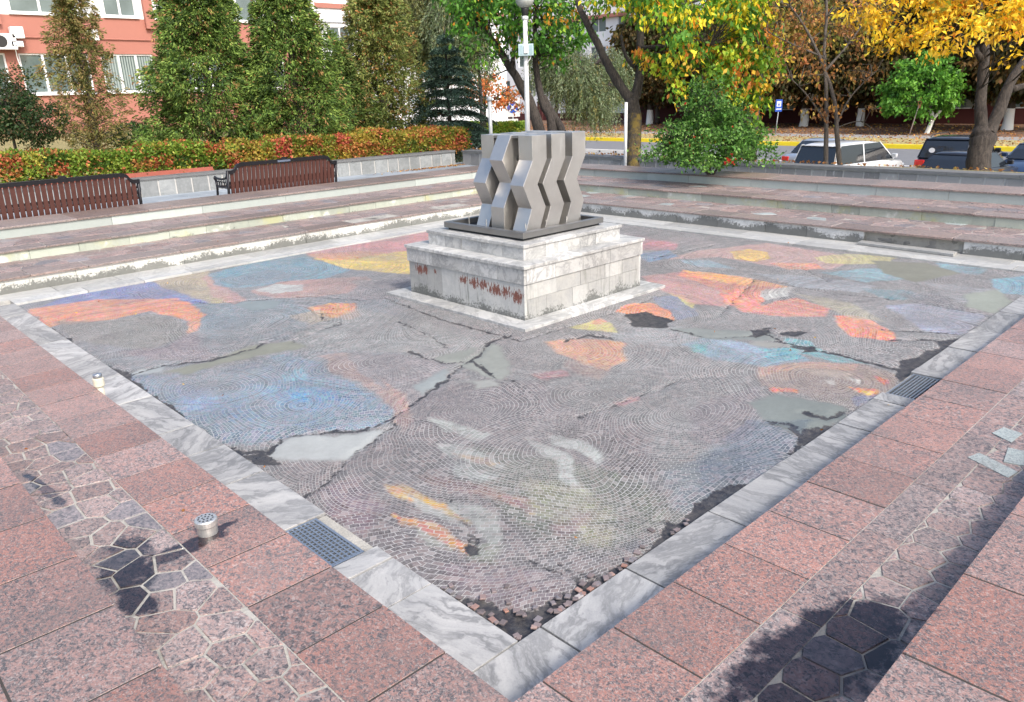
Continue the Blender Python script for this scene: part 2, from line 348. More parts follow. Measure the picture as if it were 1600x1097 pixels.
# painted areas of the mosaic, traced as outlines on the floor (order = paint order): outline, colour, softness m, strength
PAINT = [
 ([(0,470),(300,430),(560,400),(640,500),(600,640),(400,700),(200,600)], (128,138,150), .25, .7),
 ([(430,720),(560,710),(650,640),(700,600),(900,590),(1000,650),(1050,800),(900,960),(700,930),(480,790)], (116,106,108), .15, .9),
 ([(60,480),(100,462),(200,443),(235,438),(330,470),(290,485),(170,468),(75,478)], (98,116,182), .04, .95),
 ([(240,480),(330,470),(450,465),(520,500),(430,530),(330,530),(300,505)], (118,138,152), .06, .9),
 ([(42,482),(150,466),(280,465),(312,480),(318,492),(300,500),(230,484),(180,497),(120,503),(70,508)], (232,146,102), .05, .9),
 ([(250,470),(312,482),(310,515),(290,520),(296,500),(262,490)], (228,150,104), .03, .8),
 ([(85,500),(180,498),(240,488),(285,500),(290,525),(230,545),(110,530)], (124,122,112), .08, .8),
 ([(285,520),(305,520),(315,540),(350,560),(230,560),(180,545),(260,540)], (140,124,132), .06, .8),
 ([(235,438),(325,422),(340,450),(375,470),(330,472),(275,455)], (196,178,140), .05, .85),
 ([(318,432),(335,424),(350,445),(385,465),(370,474),(330,462)], (198,150,146), .04, .8),
 ([(325,427),(400,408),(475,395),(490,405),(550,420),(500,435),(440,440),(380,448),(340,445)], (94,146,168), .04, .9),
 ([(340,435),(420,420),(480,425),(430,438),(370,446)], (112,132,150), .06, .8),
 ([(475,395),(600,372),(664,358),(700,345),(760,360),(640,392),(560,400),(500,400)], (216,140,140), .05, .9),
 ([(490,402),(560,398),(660,388),(660,428),(560,420),(520,412)], (236,206,98), .03, .95),
 ([(478,397),(560,391),(610,393),(560,402),(515,406)], (232,160,108), .03, .9),
 ([(395,452),(440,438),(500,434),(575,430),(585,442),(540,457),(470,464),(400,460)], (196,150,140), .04, .85),
 ([(400,451),(430,442),(475,443),(470,452),(425,457)], (208,216,216), .02, .95),
 ([(550,437),(590,436),(578,447),(560,447)], (205,206,204), .04, .7),
 ([(560,440),(640,430),(640,460),(600,465),(540,465)], (124,120,130), .06, .8),
 ([(478,480),(515,472),(555,472),(562,492),(545,498),(505,492)], (230,160,108), .03, .95),
 ([(452,492),(500,480),(520,497),(480,507)], (184,168,146), .04, .8),
 ([(150,560),(190,580),(260,585),(350,570),(450,548),(500,565),(560,600),(612,640),(612,655),(560,670),(470,672),(390,695),(350,690),(240,620)], (106,132,156), .04, .95),
 ([(440,578),(475,572),(480,590),(450,592)], (92,158,188), .04, .7),
 ([(400,600),(520,605),(560,630),(480,640),(420,625)], (100,142,180), .10, .7),
 ([(260,600),(330,600),(350,640),(300,640)], (122,150,190), .08, .7),
 ([(450,612),(480,610),(485,622),(455,624)], (84,152,196), .03, .8),
 ([(500,553),(545,548),(565,580),(622,612),(645,650),(622,672),(612,640),(570,597),(515,575)], (166,134,126), .02, .9),
 ([(540,548),(620,552),(700,565),(690,610),(640,632),(598,598),(560,575)], (138,130,134), .03, .9),
 ([(600,590),(630,612),(648,645),(630,640)], (190,146,130), .03, .7),
 ([(560,480),(660,500),(760,535),(720,560),(640,550),(540,545),(470,545),(450,520)], (150,152,150), .10, .8),
 ([(640,625),(700,605),(830,600),(890,640),(820,662),(700,667),(652,655)], (112,106,110), .06, .8),
 ([(860,560),(980,570),(1060,600),(1000,660),(900,640),(850,600)], (114,116,116), .10, .7),
 ([(740,690),(800,700),(900,720),(1000,740),(1060,800),(960,860),(860,850),(780,800),(720,740)], (108,116,100), .12, .85),
 ([(665,646),(700,657),(765,676),(740,684),(690,670)], (205,212,206), .02, .9),
 ([(683,690),(720,690),(762,705),(790,727),(755,724),(700,712)], (206,214,210), .02, .95),
 ([(700,718),(740,722),(778,742),(745,750),(708,737)], (206,214,210), .02, .95),
 ([(700,702),(760,712),(780,722),(770,725),(720,712)], (206,160,120), .02, .7),
 ([(815,680),(850,690),(888,705),(898,740),(910,770),(880,752),(870,722),(840,702)], (202,208,204), .02, .9),
 ([(860,678),(920,688),(950,710),(932,722),(900,702),(870,692)], (202,208,204), .02, .9),
 ([(820,668),(880,664),(960,680),(1000,720),(985,760),(960,730),(920,690),(860,676)], (92,84,84), .03, .75),
 ([(606,752),(640,760),(705,788),(735,812),(700,802),(640,780),(615,768)], (232,178,84), .015, .95),
 ([(632,768),(690,790),(735,822),(700,812),(650,786)], (210,216,212), .015, .9),
 ([(700,775),(770,800),(785,840),(770,850),(740,815),(700,790)], (204,210,204), .03, .8),
 ([(610,802),(680,816),(748,850),(735,862),(680,834),(620,814)], (222,156,100), .015, .9),
 ([(640,820),(690,838),(706,856),(655,836)], (188,194,182), .015, .9),
 ([(640,738),(700,745),(770,760),(850,790),(840,802),(760,775),(680,756)], (166,120,112), .02, .7),
 ([(500,760),(560,740),(600,790),(560,840),(520,800)], (150,120,134), .08, .6),
 ([(690,880),(760,870),(900,900),(860,950),(780,945),(720,920)], (140,122,128), .05, .85),
 ([(820,745),(905,760),(960,800),(900,830),(820,790)], (164,164,132), .08, .7),
 ([(900,815),(960,820),(950,850),(905,845)], (196,190,140), .06, .6),
 ([(860,820),(900,800),(930,800),(880,840)], (176,136,140), .05, .6),
 ([(740,840),(790,850),(780,880),(730,870)], (150,160,140), .05, .6),
 ([(1080,720),(1180,640),(1280,640),(1290,690),(1190,770),(1110,805),(1060,790),(1040,740)], (120,128,138), .06, .9),
 ([(855,532),(900,525),(975,533),(978,562),(950,577),(905,562),(868,548)], (222,158,116), .05, .85),
 ([(885,560),(960,570),(940,590),(890,580)], (170,140,128), .06, .6),
 ([(890,508),(930,496),(955,502),(965,517),(905,513)], (218,208,120), .03, .95),
 ([(922,502),(940,494),(952,500),(935,506)], (226,150,116), .015, .9),
 ([(950,520),(1040,500),(1110,520),(1080,540),(990,535)], (168,172,176), .06, .7),
 ([(1020,460),(1070,460),(1090,490),(1060,497),(1030,475)], (120,134,166), .02, .9),
 ([(963,483),(985,472),(1020,471),(1048,484),(1056,497),(1020,496)], (240,150,92), .015, 1.),
 ([(1042,455),(1066,459),(1085,473),(1080,480),(1062,466)], (222,212,120), .01, .95),
 ([(1000,430),(1065,422),(1120,450),(1135,478),(1080,472),(1020,445)], (206,146,140), .06, .85),
 ([(1065,420),(1110,424),(1180,433),(1232,447),(1195,460),(1190,476),(1130,472),(1120,450),(1060,428)], (240,144,108), .03, .95),
 ([(1065,420),(1110,424),(1180,433),(1232,447),(1160,443),(1090,432)], (248,180,98), .015, .9),
 ([(1135,470),(1190,476),(1240,462),(1300,480),(1290,492),(1220,492),(1160,485)], (228,138,112), .05, .8),
 ([(1303,490),(1350,493),(1400,518),(1397,530),(1330,524),(1310,505)], (238,142,104), .03, .95),
 ([(1185,460),(1195,450),(1240,446),(1226,460),(1200,466)], (224,224,220), .015, .95),
 ([(1240,455),(1330,470),(1380,500),(1330,495),(1290,478)], (180,174,146), .05, .8),
 ([(935,372),(1000,366),(1062,379),(1055,389),(1000,390)], (206,128,136), .04, .9),
 ([(930,360),(1100,372),(1140,385),(1060,380)], (160,150,152), .05, .7),
 ([(1040,405),(1090,390),(1200,378),(1340,400),(1300,420),(1210,415),(1120,400)], (212,170,162), .06, .85),
 ([(1140,392),(1170,388),(1200,392),(1205,402),(1180,407),(1148,402)], (236,196,92), .02, .9),
 ([(1200,408),(1270,410),(1290,420),(1230,420)], (238,152,108), .03, .9),
 ([(1270,400),(1320,394),(1400,400),(1390,412),(1290,410)], (214,206,136), .04, .85),
 ([(1000,395),(1045,388),(1062,400),(1010,408)], (96,146,192), .03, .9),
 ([(1060,405),(1110,405),(1150,418),(1090,415)], (140,172,190), .05, .8),
 ([(1180,425),(1290,432),(1370,445),(1340,455),(1240,445)], (184,194,206), .06, .8),
 ([(1285,424),(1380,416),(1430,414),(1440,432),(1350,440)], (124,176,192), .04, .9),
 ([(1460,410),(1500,408),(1545,415),(1530,428),(1475,424)], (126,180,200), .04, .9),
 ([(1550,436),(1600,428),(1640,430),(1610,458),(1560,456)], (110,178,204), .05, .9),
 ([(1340,448),(1420,452),(1450,466),(1390,466)], (72,132,146), .03, .95),
 ([(1400,456),(1470,458),(1512,482),(1480,486),(1430,470)], (92,98,112), .04, .85),
 ([(1385,475),(1440,470),(1542,490),(1505,522),(1440,512)], (168,178,206), .05, .9),
 ([(1440,440),(1560,450),(1560,480),(1500,470)], (182,188,196), .06, .8),
 ([(1065,537),(1110,523),(1200,540),(1268,560),(1200,572),(1120,560)], (128,158,180), .05, .85),
 ([(1075,538),(1105,533),(1108,548),(1085,548)], (98,160,160), .02, .85),
 ([(1176,542),(1240,541),(1255,556),(1205,562)], (84,160,176), .02, .95),
 ([(1120,530),(1170,533),(1210,550),(1150,545)], (160,184,214), .02, .8),
 ([(1225,525),(1262,530),(1300,548),(1360,565),(1300,562),(1240,545)], (100,170,180), .03, .85),
 ([(1180,578),(1230,563),(1350,565),(1410,585),(1392,620),(1330,640),(1250,612),(1190,600)], (150,128,116), .04, .9),
 ([(1180,572),(1250,562),(1340,566),(1330,575),(1240,573),(1190,585)], (192,148,124), .03, .8),
 ([(1286,590),(1310,592),(1306,598),(1290,596)], (222,220,214), .01, .95), ([(1320,585),(1345,590),(1342,598)], (220,218,212), .01, .95),
 ([(1208,604),(1248,604),(1246,610),(1212,610)], (232,124,84), .01, .9),
 ([(1365,583),(1395,590),(1385,600)], (224,112,92), .02, .8), ([(1260,575),(1330,578),(1325,588),(1270,584)], (206,190,170), .04, .6),
 ([(1326,600),(1372,604),(1360,617),(1345,612)], (242,138,62), .01, 1.), ([(1345,606),(1368,606),(1356,617)], (248,216,84), .01, 1.),
 ([(1330,622),(1375,612),(1385,617),(1335,634)], (92,108,168), .015, .9),
 ([(1070,640),(1180,600),(1200,620),(1170,680),(1100,700)], (126,116,124), .08, .75),
 ([(960,628),(1000,615),(1002,622),(970,634)], (200,146,142), .02, .8),
 ([(830,580),(880,575),(890,585),(850,592)], (170,110,112), .03, .7),
]
CEMENT = [
 ([(256,578),(330,560),(400,535),(460,530),(480,540),(430,548),(350,565),(290,583)], (172,174,164)),
 ([(203,578),(262,567),(250,580),(207,585)], (204,210,214)),
 ([(416,708),(435,685),(480,675),(520,678),(580,668),(606,668),(575,690),(545,714),(500,716),(430,714)], (214,218,220)),
 ([(718,566),(765,532),(778,536),(796,560),(800,582),(785,592),(750,582)], (184,188,184)),
 ([(676,556),(745,540),(722,564),(690,562)], (176,180,176)),
 ([(645,600),(690,574),(702,576),(690,598),(655,612)], (184,192,196)),
 ([(732,592),(770,590),(785,600),(745,604)], (196,198,196)),
 ([(1168,625),(1220,612),(1322,634),(1330,648),(1262,684),(1190,650)], (160,168,168)),
 ([(1505,458),(1560,450),(1580,470),(1552,488),(1515,478)], (190,196,188)),
 ([(365,474),(390,468),(440,468),(430,480),(390,484)], (170,182,188)),
 ([(1180,528),(1215,534),(1240,536),(1200,540),(1170,536)], (190,190,188)),
 ([(1040,510),(1200,515),(1220,530),(1110,528)], (172,178,178)),
 ([(1360,405),(1450,410),(1500,425),(1430,440),(1380,425)], (168,168,158)),
]
CRACKS = [   # polyline, half width m
 ([(138,556),(170,572),(196,585),(235,573),(262,567),(330,560),(372,548),(398,540),(410,533)], .016),
 ([(345,698),(420,704),(440,682),(470,674),(560,668),(600,657),(615,648),(640,630),(668,608),(690,594),(712,573),(738,560),(765,532),(800,522)], .018),
 ([(614,655),(590,680),(545,712),(534,720),(520,740),(495,758),(475,775),(462,790)], .012),
 ([(640,545),(665,556),(700,564),(738,560),(770,582),(800,592)], .018),
 ([(270,466),(330,472),(400,466),(480,461),(560,466),(608,463)], .010),
 ([(455,532),(500,512),(535,503),(505,497),(498,487),(520,486)], .008),
 ([(1445,585),(1423,581),(1395,572),(1337,557),(1281,544),(1250,537),(1215,530)], .022),
 ([(1120,495),(1180,433),(1228,441),(1294,455),(1359,461),(1430,470),(1512,483),(1547,492)], .008),
 ([(1020,402),(1055,394),(1118,380)], .010), ([(1050,390),(1250,415),(1300,440)], .005),
 ([(1130,586),(1066,589),(1027,606),(965,628),(900,650)], .007),
 ([(1500,531),(1460,529),(1420,527),(1390,528)], .02), ([(1380,512),(1440,515),(1500,518)], .012),
 ([(1045,510),(1110,525),(1200,520),(1260,545)], .012), ([(880,530),(920,520),(960,527)], .018),
 ([(600,462),(700,500),(816,530)], .014), ([(816,530),(940,492),(1040,456)], .008),
 ([(620,500),(670,520),(700,540)], .008),
 ([(820,870),(880,890),(905,905)], .008), ([(850,862),(900,893),(960,890)], .006), ([(1325,640),(1290,650),(1260,640)], .03),
 ([(1200,655),(1240,660),(1255,690),(1235,705)], .028), ([(700,765),(745,855),(735,850)], .004),
]
HOLES = [ # missing tesserae: outline (dark bedding)
 ([(975,488),(1010,484),(1048,494),(1040,508),(990,508)]), ([(1215,518),(1240,512),(1262,516),(1240,522)]),
 ([(1245,538),(1275,536),(1280,545),(1255,548)]), ([(1170,512),(1200,508),(1205,518),(1180,524)]),
 ([(725,848),(745,840),(745,858),(728,862)]), ([(345,698),(425,708),(440,722),(400,722),(370,712)]),
 ([(145,560),(175,570),(205,577),(200,586),(180,582)]),
 ([(700,915),(760,938),(830,952),(880,930),(900,905),(960,888),(1020,850),(1012,845),(1060,815),(1100,798),(1090,812),(1010,882),(880,965),(815,1010),(760,978)]),
 ([(1030,805),(1060,815),(1085,800),(1060,826),(1035,822)]),
]
PUDDLES = [ ([(735,958),(765,962),(770,972),(745,968)]), ([(778,964),(815,960),(846,968),(840,980),(818,990),(808,980),(795,976)]),
 ([(700,905),(720,915),(740,930),(720,925)]), ([(960,855),(1010,830),(1020,845),(985,865)]), ([(560,845),(610,865),(690,905),(640,895)]),
 ([(1090,720),(1160,650),(1280,650),(1240,710),(1120,790),(1075,785)]), ([(345,698),(420,708),(430,716),(380,712)]),
 ([(500,815),(560,855),(570,868),(520,830)]) ]
def mosaic():
    st = .02; nx, ny = int(2*HX/st), int(2*HY/st)
    xs = np.linspace(-HX+.004, HX-.004, nx+1); ys = np.linspace(-HY+.004, HY-.004, ny+1)
    X, Y = np.meshgrid(xs, ys, indexing='ij')
    wx = X+(vnoise(X, Y, 7, 1, 4)-.5)*.09; wy = Y+(vnoise(X, Y, 7, 2, 4)-.5)*.09
    base = lin((134, 136, 137))
    C = np.ones((*X.shape, 3))*base
    n1 = vnoise(X, Y, .9, 3)[..., None]; n2 = vnoise(X, Y, 2.2, 4)[..., None]
    C = C*(1-.5*n1)+lin((126, 116, 116))*.5*n1; C = C*(.88+.24*n2)
    fl = vnoise(X, Y, 7, 5, 4)
    for pts, col, soft, k in PAINT:
        P = toW(pts); d = seg_dist(wx, wy, P, True); s = np.where(inside(wx, wy, P), d, -d)
        a = np.clip(.5+s/(2*soft*.35), 0, 1)*k*np.clip(.55+.95*fl, 0, 1)
        C = C*(1-a[..., None])+lin(col)*a[..., None]
    # fade and grime
    g = C.mean(-1, keepdims=True); C = g+(C-g)*1.06; sat = (C.max(-1, keepdims=True)-C.min(-1, keepdims=True))/np.maximum(C.max(-1, keepdims=True), .01); C = C*(1+.45*np.clip(sat-.22, 0, .6))
    dirt = np.clip((vnoise(X, Y, 1.3, 8, 5)-.48)*2.2, 0, .55)[..., None]; C = C*(1-dirt)+lin((118, 116, 116))*dirt*.9
    aux = np.zeros((*X.shape, 3))                       # r crack  g cement  b wet
    jx = X+(vnoise(X, Y, 14, 21)-.5)*.07; jy = Y+(vnoise(X, Y, 14, 22)-.5)*.07
    cr = np.full(X.shape, 9.)
    for pts, hw in CRACKS:
        wv = hw*(.15+1.25*vnoise(X, Y, 6, 30)); cr = np.minimum(cr, seg_dist(jx, jy, toW(pts), False)-wv)
    for pts in HOLES:
        P = toW(pts); d = seg_dist(jx, jy, P, True); cr = np.minimum(cr, np.where(inside(jx, jy, P), -d, d)+(vnoise(X, Y, 9, 33)-.5)*.05)
    # broken band along the near edges
    e1 = (Y+HY)-np.clip(vnoise(X, Y, 2.3, 40, 4)-.50, 0, 1)*.55; e2 = (X+HX)-np.clip(vnoise(X, Y, 2.1, 41, 4)-.56, 0, 1)*.4
    cr = np.minimum(cr, np.minimum(e1, e2))
    aux[..., 0] = np.clip(.5-cr*12, 0, 1)
    for pts, col in CEMENT:
        P = toW(pts); d = seg_dist(jx, jy, P, True); s = np.where(inside(jx, jy, P), d, -d); a = np.clip(.5+s*25, 0, 1)
        aux[..., 1] = np.maximum(aux[..., 1], a); C = C*(1-a[..., None])+lin(col)*(.9+.2*vnoise(X, Y, 6, 50))[..., None]*a[..., None]
    for pts in PUDDLES:
        P = toW(pts); d = seg_dist(wx, wy, P, True); s = np.where(inside(wx, wy, P), d, -d)
        aux[..., 2] = np.maximum(aux[..., 2], np.clip(.5+s*12, 0, 1))
    z = np.full(X.shape, -.012)+(vnoise(X, Y, .8, 60)-.5)*.012 - aux[..., 0]*.016
    nv = X.size
    V = np.stack([X, Y, z], -1).reshape(-1, 3)
    idx = np.arange(nv).reshape(X.shape)
    Fq = np.stack([idx[:-1, :-1], idx[1:, :-1], idx[1:, 1:], idx[:-1, 1:]], -1).reshape(-1, 4)
    me = mesh_np('mosaic_floor', V, Fq)
    def ca(name, A):
        a = me.color_attributes.new(name, 'FLOAT_COLOR', 'POINT'); B = np.ones((nv, 4), np.float32); B[:, :3] = A.reshape(-1, 3); a.data.foreach_set('color', B.ravel())
    ca('paint', np.clip(C*.53*np.array([.985, 1.0, .97]), 0, 1)); ca('aux', aux)
    # tessera courses: every patch follows arcs about its own centre
    cen = [(450,625,1,.0),(735,635,1.6,.2),(925,615,1.5,-.3),(600,560,1.,0),(330,600,1,.3),(180,520,1.3,.2),(430,425,1.2,0),(1010,485,1,.4),(1160,400,1.2,0),
           (1330,450,1.3,.2),(1290,590,1.2,.1),(1520,440,1,0),(1080,650,1.3,0),(640,380,1.1,0),(690,500,1.5,.3),(1180,520,1.2,.2),(1440,500,1,.1),(380,500,1,.3),(860,540,1,.2),
           (870,700,1.,.3),(560,690,.9,.2)]
    cw = toW([(a, b_) for a, b_, _, _ in cen]); big = toW([(840,640)])[0]
    fx = V[Fq].mean(1)
    wxx = fx[:, 0]+(vnoise(fx[:, 0], fx[:, 1], 1.1, 70)-.5)*.9; wyy = fx[:, 1]+(vnoise(fx[:, 0], fx[:, 1], 1.1, 71)-.5)*.9
    D = np.stack([np.hypot(wxx-c[0], wyy-c[1]) for c in cw], 1); D[:, 19] -= .1; pid = D.argmin(1)
    near = inside(wxx, wyy, toW([(480,790),(560,700),(650,670),(760,760),(900,840),(1040,800),(1150,700),(1240,720),(1000,1000),(815,1015)]))
    pid = np.where(near, len(cw), pid)
    C2 = np.vstack([cw, [big]]); asp = np.array([c[2] for c in cen]+[1.25]); rot = np.array([c[3] for c in cen]+[.4])
    P4 = V[Fq][:, :, :2]                                 # m,4,2
    wob = np.stack([vnoise(P4[..., 0], P4[..., 1], 1.3, 80, 3)-.5, vnoise(P4[..., 0], P4[..., 1], 1.3, 81, 3)-.5], -1)*.36
    d = P4+wob-C2[pid][:, None, :]; ca_, sa_ = np.cos(rot[pid])[:, None], np.sin(rot[pid])[:, None]
    du = d[..., 0]*ca_+d[..., 1]*sa_; dv = (-d[..., 0]*sa_+d[..., 1]*ca_)*asp[pid][:, None]
    rr = np.hypot(du, dv); th = np.arctan2(dv, du); tm = th[:, :1]; th = np.where(th-tm > np.pi, th-2*np.pi, np.where(th-tm < -np.pi, th+2*np.pi, th))
    uv = np.stack([th*np.maximum(.45, np.round(rr.mean(1, keepdims=True)*1.6)/1.6)*1., rr+pid[:, None]*3.], -1)
    ul = me.uv_layers.new(name='courses'); ul.data.foreach_set('uv', uv.astype(np.float32).reshape(-1, 2).ravel())
    m, n, b = new_mat('mosaic'); t = NT(n)
    g = t.geo(); U = t.node('ShaderNodeUVMap', uv_map='courses').outputs[0]
    jit = t.vmath('SCALE', t.vmath('SUBTRACT', t.node('ShaderNodeTexNoise').outputs['Color'], (.5, .5, .5)), .0)
    nn = t.node('ShaderNodeTexNoise'); t.link(g, nn.inputs['Vector']); nn.inputs['Scale'].default_value = 11; nn.inputs['Detail'].default_value = 2
    U = t.vmath('ADD', U, t.vmath('SCALE', nn.outputs['Color'], .018))
    br = t.node('ShaderNodeTexBrick'); t.link(U, br.inputs['Vector']); br.offset = .5
    br.inputs['Scale'].default_value = 1; br.inputs['Brick Width'].default_value = .031; br.inputs['Row Height'].default_value = .0235
    br.inputs['Mortar Size'].default_value = .0016; br.inputs['Mortar Smooth'].default_value = .2; br.inputs['Bias'].default_value = 0
    br.inputs['Color1'].default_value = (0, 0, 0, 1); br.inputs['Color2'].default_value = (1, 1, 1, 1); br.inputs['Mortar'].default_value = (.5, .5, .5, 1)
    rnd = br.outputs['Color']; mort = br.outputs['Fac']
    rv = t.sep(rnd)[0]
    paint = t.attr('paint').outputs['Color']; aux_ = t.attr('aux').outputs['Vector']; ax = t.sep(aux_)
    vv = t.math('MULTIPLY_ADD', rv, .42, .74)
    tile = t.mix(1.0, paint, t.node_rgb(vv) if hasattr(t, 'node_rgb') else vv, 'MULTIPLY')
    wn = t.node('ShaderNodeTexWhiteNoise', noise_dimensions='1D'); t.link(t.math('MULTIPLY', rv, 57.3), wn.inputs['W'])
    hs = t.node('ShaderNodeHueSaturation'); t.link(tile, hs.inputs['Color']); t.link(t.math('MULTIPLY_ADD', wn.outputs['Value'], .10, .45), hs.inputs['Hue']); t.link(t.math('MULTIPLY_ADD', wn.outputs['Value'], .5, .85), hs.inputs['Saturation'])
    tile = hs.outputs[0]
    rowi = t.math('FLOOR', t.math('DIVIDE', t.sep(U)[1], .0235)); rwn = t.node('ShaderNodeTexWhiteNoise', noise_dimensions='1D'); t.link(rowi, rwn.inputs['W'])
    band = t.math('MULTIPLY', t.math('SUBTRACT', rwn.outputs['Value'], .5), t.math('MULTIPLY', t.noise(g, 1.5, 4), 1.1))
    tile = t.mix(1.0, tile, t.math('ADD', band, 1.0), 'MULTIPLY')
    pk = t.math('MULTIPLY', t.math('GREATER_THAN', t.math('ADD', t.math('MULTIPLY', wn.outputs['Value'], .55), t.math('MULTIPLY', t.noise(t.vmath('ADD', g, (3, 8, 1)), 3.0, 4, .7), .75)), .74), .5)
    tile = t.mix(pk, tile, t.mix(1.0, t.mix(.62, paint, (.30, .275, .27)), (1.0, .86, .84), 'MULTIPLY'))
    # odd pale and dark stones
    tile = t.mix(t.math('MULTIPLY', t.math('GREATER_THAN', wn.outputs['Value'], .94), .14), tile, (.62, .62, .62))
    gm = t.noise(g, 1.7, 5, .65)
    mortc = t.mix(t.math('MULTIPLY', t.math('SUBTRACT', gm, .40), 2.4, clamp=True), (.47, .47, .46), t.mix(.4, paint, (.10, .10, .105)))
    col = t.mix(t.math('MULTIPLY', mort, .85), tile, mortc)
    fine = t.noise(g, 75, 4, .7)
    col = t.mix(t.math('MULTIPLY', t.math('SUBTRACT', fine, .40), 1.3, clamp=True), col, (.36, .36, .37))
    film = t.math('MULTIPLY', t.math('SUBTRACT', t.noise(t.vmath('MULTIPLY', g, (1, 1.4, 1)), 4.2, 7, .75), .50), 3.0, clamp=True)
    col = t.mix(t.math('MULTIPLY', film, .32), col, (.40, .41, .41))
    b.inputs['Specular IOR Level'].default_value = .3
    sl_ = t.math('MULTIPLY', t.math('SUBTRACT', t.noise(t.vmath('ADD', g, (4, 7, 0)), 5.5, 8, .8), .51), 5.0, clamp=True)
    col = t.mix(t.math('MULTIPLY', sl_, .6), col, (.13, .13, .135))
    cem = t.mix(t.noise(g, 24, 6, .7), paint, t.mix(1., paint, (.72, .72, .72), 'MULTIPLY'))
    col = t.mix(ax[1], col, cem)
    cn = t.math('MULTIPLY_ADD', t.math('SUBTRACT', t.noise(g, 34, 4, .7), .5), .75, ax[0])
    ck = t.math('MULTIPLY', t.math('SUBTRACT', cn, .46), 9, clamp=True)
    bed = t.mix(t.math('MULTIPLY', t.math('SUBTRACT', t.noise(g, 26, 5, .7), .4), 2.5, clamp=True), (.030, .030, .036), (.115, .108, .10))
    col = t.mix(ck, col, bed)
    wet = t.math('MULTIPLY', t.math('SUBTRACT', t.math('MULTIPLY_ADD', t.math('SUBTRACT', t.noise(g, 6, 6, .65), .5), 1.6, ax[2]), .5), 2.2, clamp=True)
    col = t.mix(wet, col, t.mix(1., col, (.80, .82, .86), 'MULTIPLY'))
    t.link(col, b.inputs['Base Color'])
    rg = t.math('MULTIPLY_ADD', t.noise(g, 5, 4), .35, .42)
    rg = t.math('ADD', rg, t.math('MULTIPLY', ax[1], .25), clamp=True)
    rg = t.mix(ck, rg, (.45, .45, .45))
    rg = t.mix(wet, rg, (.22, .22, .22))
    t.link(rg, b.inputs['Roughness'])
    h = t.math('SUBTRACT', t.math('ADD', t.math('MULTIPLY', fine, .5), t.math('MULTIPLY', rv, .3)), t.math('ADD', t.math('MULTIPLY', mort, .8), t.math('MULTIPLY', ck, 3.)))
    h = t.math('MULTIPLY', h, t.math('SUBTRACT', 1., t.math('MULTIPLY', wet, .95)))
    t.bump(b, h, .5, .004)
    me.materials.append(m)
    o = bpy.data.objects.new('mosaic_floor', me); COL.objects.link(o); tag(o, kind='structure')
    # loose tesserae lifted along the broken edge near the corner
    mb = MB(); rr_ = random.Random(5)
    for (u, v, k) in [(740,940,16),(800,955,26),(850,948,22),(700,915,8),(900,950,14),(960,905,26),(1000,880,16),(930,925,16),(1060,830,14),(780,985,5)]:
        c = onz(u, v, 0)
        for i in range(int(k*.45)):
            x, y = c[0]+rr_.gauss(0, .07), c[1]+rr_.gauss(0, .05)
            x = max(x, -HX+.03); y = max(y, -HY+.03)
            a = rr_.uniform(0, 3.1); s = rr_.uniform(.010, .015); tl = rr_.gauss(0, .07); ca, sa = math.cos(a), math.sin(a)
            mb.cr = (rr_.random(), rr_.random(), rr_.random())
            mb.box(-s, s, -s*.8, s*.8, 0, .0065, T=lambda p, q, r_: (x+p*ca-q*sa, y+p*sa+q*ca, -.010+r_+p*tl), ch=.0015)
    mm, n, b = new_mat('loose_tessera'); t = NT(n); r_ = t.sep(t.attr('rnd').outputs['Vector'])[0]
    t.link(t.ramp(r_, [(0, (.10, .085, .085)), (.4, (.20, .16, .16)), (.7, (.17, .165, .18)), (.92, (.30, .16, .12)), (1, (.4, .4, .4))]), b.inputs['Base Color']); b.inputs['Roughness'].default_value = .6
    mb.build('loose_tesserae', mm, kind='stuff', label='small loose mosaic tiles broken off along the near corner of the basin', cat='mosaic tiles')

def mesh_np(name, V, Fq):
    me = bpy.data.meshes.new(name); nv, nf, k = len(V), len(Fq), Fq.shape[1]
    me.vertices.add(nv); me.vertices.foreach_set('co', np.ascontiguousarray(V, np.float32).ravel())
    me.loops.add(nf*k); me.loops.foreach_set('vertex_index', np.ascontiguousarray(Fq, np.int32).ravel())
    me.polygons.add(nf); me.polygons.foreach_set('loop_start', np.arange(nf, dtype=np.int32)*k); me.polygons.foreach_set('loop_total', np.full(nf, k, np.int32))
    me.update(calc_edges=True); me.validate(); return me
mosaic()

# ------------------------------------------------------------------ basin: marble border, steps, paving
Z1, Z2, Z3, ZP = .172, .302, .444, .08
X1, X2, X3, X4 = 4.097, 5.089, 6.095, 6.814
Y1, Y2, Y3, Y4 = 4.083, 5.075, 6.081, 6.85
x1, x2, x3 = -3.927, -4.622, -5.95
y1, y2, y3 = -3.866, -4.62, -5.95
SL = .336
rs = random.Random(11)
def rnd3(): return (rs.random()+.001, rs.random(), rs.random())
def run(a, b, lens):
    out = []; p = a
    while p < b-1e-6:
        l = rs.choice(lens)*rs.uniform(.93, 1.07)
        if p+l > b-.12: l = b-p
        out.append((p, p+l)); p += l
    return out
